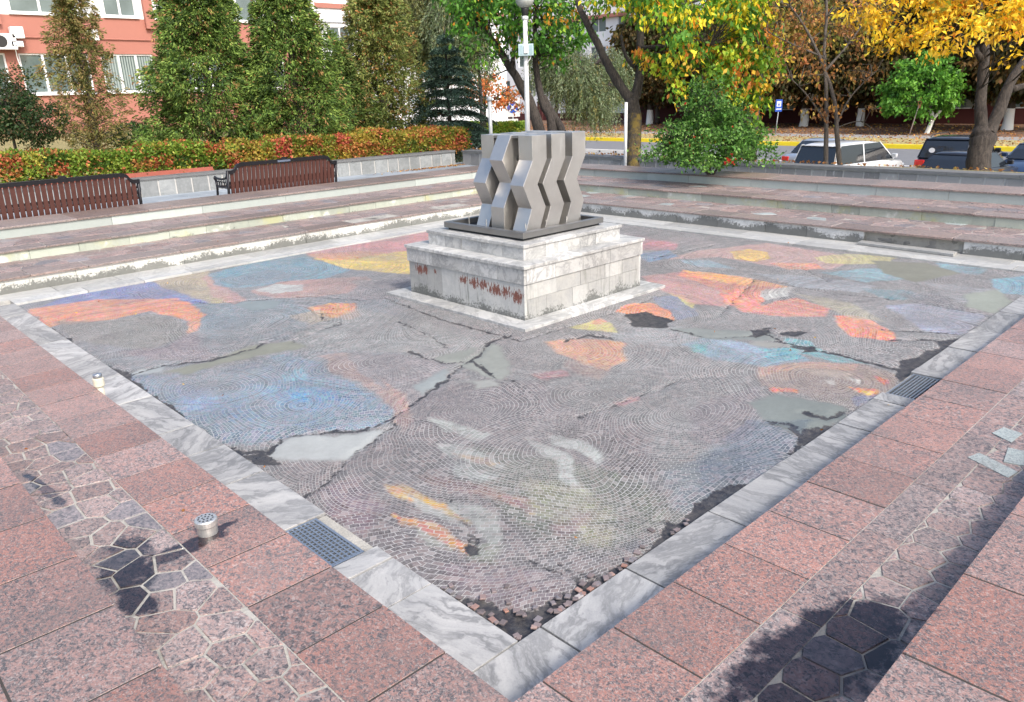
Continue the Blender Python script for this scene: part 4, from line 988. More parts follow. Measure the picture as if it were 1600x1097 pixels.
# ------------------------------------------------------------------ foliage
def leaf_mat(name, trans=.3, rough=.55):
    m, n, b = new_mat(name); t = NT(n)
    c = t.attr('leaf').outputs['Color']; t.link(c, b.inputs['Base Color']); b.inputs['Roughness'].default_value = rough
    b.inputs['Specular IOR Level'].default_value = .35
    tr = t.node('ShaderNodeBsdfTranslucent'); t.link(c, tr.inputs['Color']); mx = t.node('ShaderNodeMixShader'); mx.inputs[0].default_value = trans
    out = n.nodes['Material Output']; t.link(b.outputs[0], mx.inputs[1]); t.link(tr.outputs[0], mx.inputs[2]); t.link(mx.outputs[0], out.inputs[0])
    return m
M_LEAF = leaf_mat('leaf', .35); M_NEEDLE = leaf_mat('needle', .12, .7)
def bark(name, a, b_, moss=None, lime=None):
    m, n, b = new_mat(name); t = NT(n); g = t.geo()
    f = t.noise(t.vmath('MULTIPLY', g, (1, 1, .22)), 26, 6, .75)
    c = t.mix(t.math('MULTIPLY', t.math('SUBTRACT', f, .35), 2.6, clamp=True), a, b_)
    if moss:
        k = t.math('MULTIPLY', t.math('SUBTRACT', t.noise(g, 7, 5, .7), .45), 6, clamp=True); k = t.math('MULTIPLY', k, t.math('LESS_THAN', t.sep(g)[2], moss[1])); c = t.mix(k, c, moss[0])
    if lime is not None:
        c = t.mix(t.math('LESS_THAN', t.math('ADD', t.sep(g)[2], t.math('MULTIPLY', t.noise(g, 3), .2)), lime), c, (.78, .78, .74))
    t.link(c, b.inputs['Base Color']); b.inputs['Roughness'].default_value = .9; t.bump(b, f, 1., .03); return m
M_BARK = bark('bark', (.018, .015, .013), (.095, .078, .066)); M_BARKG = bark('lichened_bark', (.018, .015, .012), (.09, .075, .06), ((.17, .12, .025), 1.35))
M_BARKB = bark('thin_bark', (.07, .058, .048), (.17, .145, .12)); M_LIMED = bark('limewashed_bark', (.035, .03, .028), (.13, .11, .09), lime=-.25)
def rot_frames(dirs, r):
    """unit frames: long axis = dirs, side axis random"""
    a = r.normal(size=dirs.shape); s = np.cross(dirs, a); s /= np.linalg.norm(s, axis=1, keepdims=True)+1e-9; return s
def leaves(name, P, dirs, L, Wd, cols, mat, parent, r, fold=.25):
    """one kite-shaped leaf of two triangles' worth per point"""
    n = len(P); dirs = dirs/(np.linalg.norm(dirs, axis=1, keepdims=True)+1e-9); s = rot_frames(dirs, r)
    L = np.broadcast_to(L, (n,))[:, None]*r.uniform(.7, 1.25, (n, 1)); Wd = np.broadcast_to(Wd, (n,))[:, None]*r.uniform(.7, 1.25, (n, 1))
    nn = np.cross(dirs, s)
    V = np.stack([P, P+dirs*L*.45+s*Wd*.5+nn*Wd*fold, P+dirs*L, P+dirs*L*.45-s*Wd*.5+nn*Wd*fold], 1)
    me = mesh_np(name, V.reshape(-1, 3), np.arange(4*n).reshape(n, 4))
    a = me.color_attributes.new('leaf', 'FLOAT_COLOR', 'POINT'); B = np.ones((n, 4, 4), np.float32); B[:, :, :3] = np.clip(cols, 0, 1)[:, None, :]; a.data.foreach_set('color', B.ravel())
    me.materials.append(mat); o = bpy.data.objects.new(name, me); COL.objects.link(o); o.parent = parent; return o
def pick(pal, n, r, clump=None, jit=.18):
    """palette = [(weight, (r,g,b) srgb), ...]; leaves of a clump mostly share a colour"""
    w_ = np.array([p[0] for p in pal], float); w_ /= w_.sum(); C = np.array([lin(p[1]) for p in pal])
    if clump is None: k = r.choice(len(pal), n, p=w_)
    else:
        kc = r.choice(len(pal), clump.max()+1, p=w_)[clump]; k = np.where(r.random(n) < .62, kc, r.choice(len(pal), n, p=w_))
    return C[k]*1.25*r.uniform(1-jit, 1+jit, (n, 1))*r.uniform(.93, 1.07, (n, 3))
def clumps(blobs, per_m3, cr, nleaf, r, shell=.55):
    """blobs = [(centre, (rx,ry,rz))]; returns leaf points, outward dir, clump index, clump centres"""
    cc = []; oo = []
    for c, rad in blobs:
        rad = np.array(rad if hasattr(rad, '__len__') else (rad,)*3, float); n = max(3, int(per_m3*4.19*rad.prod()))
        d = r.normal(size=(n, 3)); d /= np.linalg.norm(d, axis=1, keepdims=True); q = r.uniform(shell**3, 1, (n, 1))**(1/3)
        cc.append(np.array(c)+d*q*rad); oo.append(d)
    cc = np.vstack(cc); oo = np.vstack(oo); m = len(cc)
    idx = np.repeat(np.arange(m), r.poisson(nleaf, m)); n = len(idx)
    rr = cr*r.uniform(.6, 1.4, m)[idx][:, None]
    off = r.normal(size=(n, 3))*rr*np.array([1, 1, .7])*.55
    return cc[idx]+off, oo[idx], idx, cc
def limb(mb, pts, r0, r1, wob=.0, n=8, seed=0):
    pts = [np.array(p, float) for p in pts]; out = []; rad = []; k = len(pts); r = random.Random(seed)
    for i in range(k-1):
        for j in range(4):
            t_ = j/4; p0 = pts[max(i-1, 0)]; p1 = pts[i]; p2 = pts[i+1]; p3 = pts[min(i+2, k-1)]
            q = .5*((2*p1)+(-p0+p2)*t_+(2*p0-5*p1+4*p2-p3)*t_*t_+(-p0+3*p1-3*p2+p3)*t_**3); out.append(q+np.array([r.gauss(0, 1), r.gauss(0, 1), 0])*wob)
    out.append(pts[-1]); m = len(out)
    rad = [(r0+(r1-r0)*(i/(m-1))**.8)*(1+.07*r.uniform(-1, 1)) for i in range(m)]
    mb.tube(out, rad, n); return out
def twigs(mb, cc, hubs, r, count, r0=.02):
    hubs = np.array(hubs); sel = r.choice(len(cc), min(count, len(cc)), replace=False)
    for i in sel:
        c = cc[i]; d = np.linalg.norm(hubs-c, axis=1)+.8*np.maximum(0, hubs[:, 2]-c[2]); h = hubs[d.argmin()]
        m1 = h+(c-h)*.45+r.normal(size=3)*.12+np.array([0, 0, .08]); mb.tube([h, m1, c], [r0, r0*.6, r0*.22], 4, cap=False)
def tree(name, label, base, trunkpaths, blobs, pal, seed, per=6, cr=.28, nleaf=26, leaf=(.12, .075), hang=.5, ntw=140, barkm=None, mat=None, tw=.02, shell=.5, group=None, cat='tree', th=10):
    r = np.random.default_rng(seed); base = np.array(base, float)
    t = empty(name, base, label=label, cat=cat, group=group)
    mb = MB(); hubs = []
    for k, (pts, r0, r1) in enumerate(trunkpaths): hubs += limb(mb, [np.array(p)-base for p in pts], r0, r1, r0*.05, th, seed+k)[(3 if k == 0 else 1):]
    bl = [(np.array(c)-base, rad) for c, rad in blobs]
    P, out, idx, cc = clumps(bl, per, cr, nleaf, r, shell)
    if ntw: twigs(mb, cc, hubs, r, ntw, tw)
    mb.build('trunk', barkm or M_BARK, t, True)
    d = r.normal(size=P.shape)+out*.6; d[:, 2] -= hang*2
    leaves('crown', P, d, leaf[0], leaf[1], pick(pal, len(P), r, idx), mat or M_LEAF, t, r)
    return t
def bl(u, v, D, ru, rv=None, rd=None):
    """crown mass given by where it stands: picture position, distance, half width / height in picture units"""
    k = D/FPX; rv = rv or ru; w_ = ru*k; return (at(u, v, D), (w_, w_ if rd is None else rd, rv*k))
def gz(p): return float(gh(np.array(p[0]), np.array(p[1])))
def foot(u, v, D):
    p = at(u, v, D); return np.array([p[0], p[1], gz(p)])

# conifers (thuja-like cones of flat sprays)
def thuja(label, u, D, rad, height, pal, seed, n=24000, narrow=1.0, loose=0., cat='tree', name='thuja_tree', spray=(.095, .030)):
    r = np.random.default_rng(seed); b = foot(u, 230, D); t = empty(name, b, label=label, cat=cat)
    mb = MB(); limb(mb, [(0, 0, -.3), (.03, 0, height*.5), (0, .04, height*.96)], rad*.075+.03, .012, .01, 8, seed)
    n = int(n*3.4); ns = n//22
    h = r.random(ns)**.85; a = r.uniform(0, 2*np.pi, ns)
    prof = np.minimum(1, (1-h)**.80*1.18)*np.minimum(1, .80+h*3)
    lump = .84+.55*np.array([noise.noise(Vector((math.cos(q)*2.2+seed, math.sin(q)*2.2, z*height*1.3))) for q, z in zip(a, h)])
    rr = rad*prof*lump*(1-r.random(ns)**1.5*.6*(1+loose))
    sp = np.stack([rr*np.cos(a), rr*np.sin(a), .06+h*height], 1)
    for i in r.choice(ns, min(160, ns), replace=False):
        z = sp[i, 2]-rr[i]*.35; mb.tube([(0, 0, max(.1, z)), sp[i]*.6+np.array([0, 0, max(.1, z)*.4]), sp[i]], [.016, .011, .004], 4, cap=False)
    mb.build('trunk', M_BARKB, t, True)
    outd = np.stack([np.cos(a), np.sin(a), -.05+0*a+r.normal(size=ns)*.45], 1); outd /= np.linalg.norm(outd, axis=1, keepdims=True)
    idx = np.repeat(np.arange(ns), 22); m = len(idx)
    side = rot_frames(outd, r); nn = np.cross(outd, side); ph = r.uniform(-1, 1, m)[:, None]; q = r.random(m)[:, None]
    sl_ = (.10+.16*(1-h))[idx][:, None]
    P = sp[idx]+outd[idx]*(q-.5)*sl_+side[idx]*ph*(1-q*.6)*sl_*.8+nn[idx]*r.normal(size=(m, 1))*.025
    d = outd[idx]+side[idx]*ph*.9+r.normal(size=(m, 3))*.25; d[:, 2] -= .25
    leaves('crown', P, d, spray[0], spray[1], pick(pal, m, r, idx, .25), M_NEEDLE, t, r, .1)
    return t
G_TH = [(5, (76, 100, 42)), (4, (96, 120, 52)), (1.8, (122, 142, 66)), (1, (134, 104, 64)), (3, (50, 72, 34))]
G_TH2 = [(5, (80, 98, 44)), (2.5, (100, 116, 56)), (3, (60, 78, 36)), (.8, (140, 116, 74))]
G_OL = [(5, (104, 114, 56)), (3, (128, 134, 74)), (2, (78, 92, 44)), (.8, (150, 112, 68)), (.3, (180, 120, 70))]
G_BR = [(4, (112, 104, 58)), (3, (98, 100, 52)), (2, (132, 116, 72)), (.7, (140, 100, 66)), (2.5, (74, 82, 40))]
thuja('broad green thuja with brown flecks, second conifer from the left', 338, 18.9, 1.80, 5.35, G_TH, 1, 34000)
thuja('tall green thuja close beside the broader one in front of the red building', 470, 19.4, 1.55, 5.3, G_TH, 2, 28000)
thuja('olive green thuja with thin top between the tall thujas and the dark spruce', 602, 22.6, 1.65, 5.5, G_OL, 3, 26000, loose=.5)
thuja('half bare brownish conifer in front of the red building, leftmost of the tall ones', 152, 18.4, 1.15, 4.6, G_BR, 4, 9000, loose=1.0, spray=(.085, .024))
thuja('low olive thuja filling the gap between hedge and olive tree', 545, 21.5, 1.1, 2.7, G_TH2, 5, 11000)
r5 = [(5, (38, 58, 30)), (3, (54, 76, 40)), (1.4, (96, 84, 60))]
tree('dark_shrub', 'dark green broadleaf shrub at the far left edge below the red building', foot(25, 235, 17.4), [([foot(25, 235, 17.4)-[0, 0, .2], foot(25, 235, 17.4)+[0, 0, 1.4]], .05, .02)],
     [bl(0, 175, 17.4, 55, 45), bl(50, 190, 17.2, 45, 38), bl(25, 130, 17.6, 25, 25)], r5, 21, per=130, cr=.16, nleaf=30, leaf=(.07, .04), hang=.1, ntw=40, cat='shrub')
# clipped round shrub by the wall of the building
tree('round_shrub', 'small clipped dark green shrub at the foot of the red wall between two conifers', foot(205, 205, 20), [([foot(205, 205, 20), foot(205, 205, 20)+[0, 0, .6]], .03, .01)],
     [bl(205, 213, 20, 32, 20)], [(3, (34, 74, 30)), (2, (50, 92, 40))], 22, per=420, cr=.1, nleaf=30, leaf=(.05, .03), hang=0, ntw=0, cat='shrub', shell=.7)

def spruce(label, u, D, rad, height, seed):
    r = np.random.default_rng(seed); b = foot(u, 225, D); t = empty('spruce_tree', b, label=label, cat='tree')
    mb = MB(); limb(mb, [(0, 0, -.2), (0, .02, height*.5), (0, 0, height)], .09, .012, .005, 8, seed)
    Ps = []; Ds = []; Cs = []; k = 0
    nl = 11
    for l in range(nl):
        hz = .12+l*(height-.25)/nl; R0 = rad*(1-l/nl)**.85
        for j in range(max(8, int(22-l*1.1))):
            a = r.uniform(0, 6.28); L = R0*r.uniform(.8, 1.12); dz = r.uniform(-.05, .08)
            pts = [np.array([math.cos(a)*L*q, math.sin(a)*L*q, hz+dz+.10*math.sin(q*3.1)-L*.30*q*q+.10*q**4]) for q in np.linspace(.05, 1, 7)]
            mb.tube(pts, list(np.linspace(.018, .004, 7)), 4, cap=False)
            sd = np.array([-math.sin(a), math.cos(a), 0])
            for q in np.linspace(.18, 1, 13):
                i_ = min(5, int(q*6)); f = q*6-i_; c = pts[i_]*(1-f)+pts[min(6, i_+1)]*f
                for s in (-1, 1):
                    wl = (1-q)*.34*L+.07; m = int(7+wl*60); tt = r.random((m, 1))
                    Ps.append(c+sd*s*wl*tt+np.array([0, 0, -.06])*tt**2+r.normal(size=(m, 3))*.012+np.array([math.cos(a), math.sin(a), 0])*wl*.45*tt)
                    dd = sd*s+r.normal(size=(m, 3))*.6+np.array([math.cos(a), math.sin(a), .15])*.8; Ds.append(dd); Cs.append(np.full(m, k))
                k += 1
    mb.build('trunk', M_BARK, t, True); P = np.vstack(Ps); Ds = np.vstack(Ds); Cs = np.concatenate(Cs)
    leaves('crown', P, Ds, .065, .02, pick([(4, (80, 104, 88)), (3, (54, 78, 62)), (2, (112, 138, 124)), (3, (32, 46, 38))], len(P), r, Cs, .2), M_NEEDLE, t, r, .1)
spruce('dark blue green spruce with tiered branches left of the lamp post', 705, 22.3, 1.62, 3.3, 31)

# hanging willow foliage
def willow(label, u, D, blobs, paths, seed, n=900, pal=None, drop=(.5, 1.6), name='willow_tree'):
    r = np.random.default_rng(seed); b = foot(u, 220, D); t = empty(name, b, label=label, cat='tree')
    mb = MB(); hubs = []
    for k, (pts, r0, r1) in enumerate(paths): hubs += limb(mb, [np.array(p)-b for p in pts], r0, r1, r0*.05, 8, seed+k)[2:]
    Ps = []; Ds = []; Cs = []; cc = []; ci = 0
    tot = sum(np.prod(rd) for _, rd in blobs)
    for c, rad in blobs:
        for i in range(int(n*np.prod(rad)/tot)):
            d = r.normal(size=3); d /= np.linalg.norm(d); p0 = np.array(c)-b+d*np.array(rad)*r.uniform(.4, 1); L = r.uniform(*drop); hd = r.normal(size=2)*.25+d[:2]*.35; m = int(L*34)
            q = np.linspace(0, 1, m)[:, None]; cur = p0+np.hstack([hd[0]*q*(1-.3*q), hd[1]*q*(1-.3*q), -L*q**1.2])
            Ps.append(cur+r.normal(size=(m, 3))*.02); dd = r.normal(size=(m, 3))*.6; dd[:, 2] -= 1; dd[:, 0] += hd[0]; dd[:, 1] += hd[1]; Ds.append(dd); Cs.append(np.full(m, ci)); ci += 1; cc.append(p0)
            if i % 3 == 0: mb.tube([cur[0], cur[m//2], cur[-1]], [.006, .004, .002], 3, cap=False)
    twigs(mb, np.array(cc), hubs, r, 120, .02); mb.build('trunk', M_BARK, t, True)
    P = np.vstack(Ps); leaves('crown', P, np.vstack(Ds), .12, .028, pick(pal, len(P), r, np.concatenate(Cs), .2), M_LEAF, t, r, .1)
WP = [(4, (112, 126, 92)), (3, (92, 108, 72)), (1.2, (146, 158, 130)), (2.5, (84, 96, 62)), (1, (130, 124, 74))]
WP2 = [(4, (122, 126, 76)), (3, (100, 106, 62)), (1.6, (142, 140, 92)), (1.5, (126, 136, 106)), (2, (76, 84, 48))]
D = 25.5
willow('olive leaved willow with trailing branches above the dark spruce', 668, D, [bl(655, 30, D, 55, 55), bl(690, 70, D+.5, 45, 45), bl(640, -30, D, 60, 50)], [([foot(662, 220, D), at(660, 150, D), at(650, 60, D), at(650, -40, D)], .10, .03), ([at(658, 110, D), at(690, 60, D), at(700, 0, D)], .05, .02)], 41, 2300, WP2, (.4, 1.3))
willow('silver grey willow with long hanging branches right of the spruce', 752, 24.5, [bl(712, 20, 24, 44, 42), bl(742, 66, 24, 26, 30), bl(700, 45, 24, 30, 24), bl(725, -40, 24.5, 45, 40)], [([foot(752, 220, 24.5), at(750, 130, 24.5), at(736, 20, 24.5), at(720, -50, 24.5)], .07, .03)], 42, 1700, WP, (.4, 1.1))
D = 30
willow('silver willow with loose hanging branches behind the main maple trunk', 900, D, [bl(900, 115, D, 45, 38), bl(930, 150, D, 35, 25), bl(870, 90, D+1, 45, 40), bl(950, 110, D+1, 40, 40)],
       [([foot(868, 215, D), at(870, 160, D), at(890, 120, D), at(930, 100, D)], .11, .03), ([at(870, 160, D), at(868, 100, D), at(860, 50, D)], .09, .03), ([at(885, 128, D), at(915, 122, D), at(950, 135, D)], .05, .02)], 43, 1900, WP, (.4, 1.3))

# small orange leaved tree beyond the lamp
D = 34
tree('orange_tree', 'small tree with orange autumn leaves behind the no stopping sign', foot(757, 210, D), [([foot(757, 210, D), at(757, 165, D), at(765, 120, D)], .10, .04), ([at(757, 170, D), at(790, 140, D)], .05, .02)],
     [bl(770, 145, D, 42, 30), bl(745, 120, D, 35, 28), bl(800, 150, D, 30, 25)], [(4, (206, 124, 70)), (3, (180, 110, 60)), (2, (140, 120, 70)), (1.5, (110, 110, 56))], 51, per=7, cr=.28, nleaf=22, leaf=(.15, .09), ntw=60)
# dark green maple around the lamp
D = 19.5
MG = [(5, (62, 104, 36)), (3, (84, 132, 44)), (2, (44, 78, 30)), (1, (124, 158, 50)), (.45, (200, 140, 50))]
f_ = foot(850, 215, D)
tree('maple_tree', 'dark green maple with a pair of leaning trunks behind the lamp post', f_, [([f_-[0, 0, .2], at(838, 185, D), at(812, 130, D), at(785, 85, D), at(755, 40, D), at(740, -20, D)], .17, .05),
     ([f_+[.1, -.25, -.2], at(862, 190, D), at(848, 160, D), at(838, 110, D), at(836, 60, D), at(838, -20, D)], .14, .05), ([f_+[.25, -.5, -.2], at(878, 205, D), at(856, 165, D), at(848, 150, D)], .11, .08),
     ([at(800, 108, D), at(805, 60, D), at(815, 10, D)], .07, .03)],
     [bl(760, 25, D-1, 62, 45), bl(830, 35, D-1, 55, 50), bl(880, 45, D, 50, 50), bl(800, -30, D, 95, 40), bl(750, 80, D-1.5, 32, 28), bl(850, 85, D, 38, 26), bl(730, -10, D-1, 50, 40)], MG, 61, per=17, cr=.26, nleaf=26, leaf=(.13, .075), hang=.8, ntw=260)
# main maple, yellow green
D = 16.2
MY = [(5, (122, 158, 42)), (3, (198, 184, 40)), (4, (84, 130, 42)), (1.4, (222, 200, 48)), (1.6, (66, 104, 36)), (.8, (214, 142, 40))]
MYg = [(4, (110, 148, 44)), (3, (78, 118, 40)), (2, (160, 176, 46)), (2, (196, 160, 50)), (1.2, (190, 120, 50))]
f_ = foot(992, 262, D)
tree('maple_tree', 'maple turning yellow and green with a forked mossy trunk, centre of the picture', f_, [([f_-[0, 0, .3], at(990, 225, D), at(992, 185, D), at(986, 158, D)], .165, .145),
     ([at(988, 160, D), at(965, 128, D), at(943, 88, D), at(922, 45, D), at(903, 5, D), at(888, -60, D)], .12, .05), ([at(989, 165, D), at(999, 118, D), at(1000, 70, D), at(1003, 10, D), at(1010, -60, D)], .12, .05),
     ([at(992, 105, D), at(978, 88, D), at(970, 55, D)], .05, .03), ([at(1000, 75, D), at(1050, 72, D-.5), at(1110, 70, D-1)], .05, .02), ([at(1000, 40, D), at(1060, 10, D), at(1130, -10, D)], .06, .02)],
     [bl(1045, 20, D-1.6, 62, 38), bl(1010, -25, D-1.5, 80, 35), bl(1120, 30, D-1, 60, 48), bl(1060, 62, D-2, 40, 20), bl(1165, -10, D-1, 60, 45), bl(955, -5, D-.5, 40, 34)], MY, 62, per=26, cr=.22, nleaf=26, leaf=(.12, .07), hang=1.0, ntw=70, barkm=M_BARKG, tw=.012)
D = 15.5
f2 = foot(1175, 262, D+1)
tree('maple_tree', 'green and amber maple crown hanging low behind the rounded shrub', f2, [([f2-[0, 0, .3], at(1168, 180, D+1), at(1150, 110, D+1), at(1140, 40, D+1), at(1130, -40, D+1)], .09, .04), ([at(1155, 120, D+1), at(1190, 80, D+.5), at(1220, 40, D)], .05, .02), ([at(1158, 130, D+1), at(1110, 100, D+.5), at(1070, 95, D)], .05, .02)],
     [bl(1090, 105, D, 62, 36), bl(1150, 110, D, 62, 48), bl(1185, 70, D, 45, 42), bl(1050, 140, D, 30, 22), bl(1170, 148, D, 32, 28), bl(1160, 185, D-.2, 28, 20), bl(1035, 85, D+.3, 38, 26)], MYg, 63, per=26, cr=.22, nleaf=26, leaf=(.12, .07), hang=1.0, ntw=50, tw=.011)
# rounded green shrub at the wall
D = 12.6
GS = [(5, (70, 108, 44)), (3, (92, 134, 56)), (3, (48, 78, 34)), (1.4, (116, 150, 78)), (.06, (190, 50, 40))]
f_ = foot(1112, 262, D)
tree('rounded_shrub', 'bushy green shrub leaning over the low dark wall, right of the maple trunk', f_, [([f_-[0, 0, .1], at(1105, 215, D), at(1100, 160, D)], .03, .01), ([f_, at(1060, 220, D)], .02, .01), ([f_, at(1150, 220, D), at(1165, 190, D)], .02, .01)],
     [bl(1110, 222, D, 76, 30), bl(1112, 180, D, 44, 36), bl(1055, 234, D, 34, 16), bl(1170, 232, D, 34, 20), bl(1098, 150, D+.1, 24, 22), bl(1090, 248, D-.5, 40, 13, .28), bl(1150, 196, D, 32, 26), bl(1140, 250, D-.4, 45, 12, .25), bl(1035, 212, D, 16, 12), bl(1192, 214, D, 16, 12), bl(1080, 132, D, 12, 10), bl(1125, 128, D, 14, 12), bl(1020, 240, D-.1, 14, 8), bl(1200, 245, D, 14, 8), bl(1060, 190, D+.1, 20, 16)], GS, 64, per=230, cr=.135, nleaf=34, leaf=(.062, .036), hang=.15, ntw=160, tw=.008, cat='shrub', shell=.45)
# thin brown leaved tree
D = 14.8
BR = [(4, (158, 104, 58)), (3, (132, 92, 54)), (1.4, (188, 138, 66)), (3, (104, 84, 48)), (1, (170, 150, 70))]
f_ = foot(1291, 275, D)
tree('brown_leaved_tree', 'slender tree with two thin trunks and sparse rust brown leaves before the white van', f_, [([f_-[0, 0, .3], at(1291, 210, D), at(1291, 150, D), at(1288, 80, D), at(1292, 10, D), at(1285, -50, D)], .05, .02),
     ([f_+[.2, -.2, -.2], at(1308, 215, D), at(1304, 160, D), at(1285, 100, D), at(1262, 50, D), at(1235, 10, D)], .055, .018), ([at(1290, 190, D), at(1262, 150, D), at(1238, 125, D)], .02, .008),
     ([at(1307, 195, D), at(1330, 150, D), at(1370, 110, D)], .022, .008), ([at(1290, 110, D), at(1325, 70, D), at(1360, 20, D)], .03, .01), ([at(1288, 90, D), at(1240, 70, D), at(1200, 50, D)], .022, .008), ([at(1306, 200, D), at(1345, 190, D), at(1378, 215, D)], .012, .004)],
     [bl(1270, 110, D, 62, 40), bl(1300, 60, D, 60, 40), bl(1240, 60, D, 50, 45), bl(1340, 130, D, 50, 32), bl(1270, 165, D, 60, 22), bl(1290, 0, D, 75, 35), bl(1225, 15, D, 40, 35), bl(1345, 170, D, 35, 18)], BR, 65, per=14, cr=.18, nleaf=14, leaf=(.085, .045), hang=.8, ntw=420, tw=.011, barkm=M_BARKB, shell=.1)
# yellow tree, forked trunk
D = 13.4
YL = [(6, (228, 186, 40)), (4, (212, 164, 38)), (2.5, (240, 206, 74)), (2, (186, 150, 48)), (1, (142, 146, 50)), (.5, (206, 120, 40))]
f_ = foot(1530, 300, D)
tree('yellow_tree', 'large tree in bright yellow leaf with a thick forked trunk at the right', f_, [([f_-[0, 0, .3], at(1528, 262, D), at(1532, 230, D), at(1538, 208, D)], .215, .19),
     ([at(1534, 215, D), at(1532, 165, D), at(1537, 110, D), at(1538, 70, D), at(1530, 20, D), at(1525, -40, D)], .11, .06), ([at(1541, 215, D), at(1560, 175, D), at(1578, 130, D), at(1605, 90, D), at(1640, 40, D)], .125, .06),
     ([at(1536, 95, D), at(1515, 68, D), at(1480, 45, D), at(1430, 30, D)], .06, .02), ([at(1580, 140, D), at(1620, 128, D), at(1670, 110, D)], .07, .03)],
     [bl(1420, 28, D-1, 60, 34), bl(1480, 50, D-1.5, 52, 28), bl(1540, 20, D-1, 62, 34), bl(1600, 35, D-1.5, 52, 42), bl(1390, 60, D-.5, 42, 20), bl(1500, -25, D-1, 110, 30), bl(1610, 90, D-1, 28, 18), bl(1345, 15, D-.5, 42, 28), bl(1575, 60, D-2, 32, 24), bl(1440, 75, D-.5, 30, 16)], YL, 66, per=42, cr=.18, nleaf=26, leaf=(.105, .048), hang=.35, ntw=280, tw=.014)
tree('amber_tree', 'tall tree with amber and olive leaves behind the thin brown one', foot(1180, 235, 24), [([foot(1180, 235, 24), at(1188, 130, 24), at(1225, -40, 24)], .09, .04)],
     [bl(1225, 20, 24, 55, 45), bl(1215, 80, 24, 40, 38), bl(1340, 10, 25, 60, 40), bl(1280, 40, 25, 50, 40)], [(2, (160, 122, 60)), (3, (128, 108, 54)), (3, (100, 104, 46)), (1, (190, 162, 62))], 67, per=7, cr=.35, nleaf=26, leaf=(.16, .09), hang=.6, ntw=120)

# across the street: chestnuts with limewashed trunks
CH = [(4, (72, 62, 32)), (3, (60, 56, 28)), (1.5, (98, 72, 38)), (2.5, (58, 64, 30)), (1, (122, 98, 50))]
chest = [(1015, 195, 84, 1.0, 'behind the forked maple trunk'), (1255, 198, 68, 1.0, 'behind the blue road sign'), (1343, 198, 66, .9, 'above the white van'), (1573, 203, 58, 1.0, 'behind the yellow tree'), (1165, 200, 72, .95, 'behind the rounded shrub')]
for k, (u, v, D, s, where) in enumerate(chest):
    b = onz(u, v, -1.86); g_ = b
    tree('chestnut_tree', 'brown chestnut with whitewashed trunk across the street, '+where, g_, [([g_-[0, 0, .2], g_+[0, 0, 1.6], g_+[.1, .2, 3.4], g_+[0, 0, 8]], .42*s, .15), ([g_+[0, 0, 2.2], g_+[.3, 2., 5]], .2, .08), ([g_+[0, 0, 2.4], g_+[-.2, -2.2, 5.4]], .2, .08)],
         [(g_+[0, 0, 5.2], (3.6, 4.4, 3.0)), (g_+[.5, 2.5, 4.6], (2.6, 2.6, 2.0)), (g_+[-.4, -2.6, 4.4], (2.6, 2.8, 2.1)), (g_+[0, 0, 8.2], (3.4, 4, 2.6))], CH, 70+k, per=1.5, cr=.7, nleaf=60, leaf=(.40, .24), hang=.8, ntw=60, barkm=M_LIMED, tw=.05, group='chestnut trees across the street')
g_ = onz(1446, 208, -1.9)
tree('young_maple', 'young bright green maple with a leaning whitewashed trunk across the street', g_, [([g_-[0, 0, .2], g_+[.1, -.3, 1.0], g_+[0, .1, 2.2], g_+[0, 0, 4]], .20, .08), ([g_+[.1, -.3, .9], g_+[0, -1.2, 2.1]], .13, .06)],
     [(at(1440, 140, 55), (2.6, 2.7, 1.9)), (at(1415, 165, 55), (1.6, 1.5, .8)), (at(1475, 150, 55), (1.6, 1.7, 1.1)), (at(1445, 110, 55), (1.9, 1.9, 1.3))], [(5, (84, 134, 46)), (3, (110, 160, 58)), (2, (60, 100, 38))], 80, per=1.8, cr=.45, nleaf=40, leaf=(.28, .17), hang=.6, ntw=50, barkm=M_LIMED, tw=.04)
# far dense row behind the chestnuts
for k, (yy, lab) in enumerate([(18, 'far right'), (27, 'behind the orange backed sign'), (36, 'behind the blue road sign'), (45, 'behind the rounded shrub')]):
    c = np.array([64.5, yy, -1.8])
    tree('tall_tree', 'dense olive brown tree in the back row, '+lab, c, [([c, c+[0, 0, 5]], .3, .15)], [(c+[0, 0, 8.0], (3.2, 5.2, 4.4))], [(4, (76, 72, 34)), (3, (96, 84, 40)), (2, (60, 62, 30)), (1, (130, 96, 50))], 90+k, per=.6, cr=.8, nleaf=50, leaf=(.5, .3), hang=.6, ntw=20, tw=.05, group='back row of street trees')

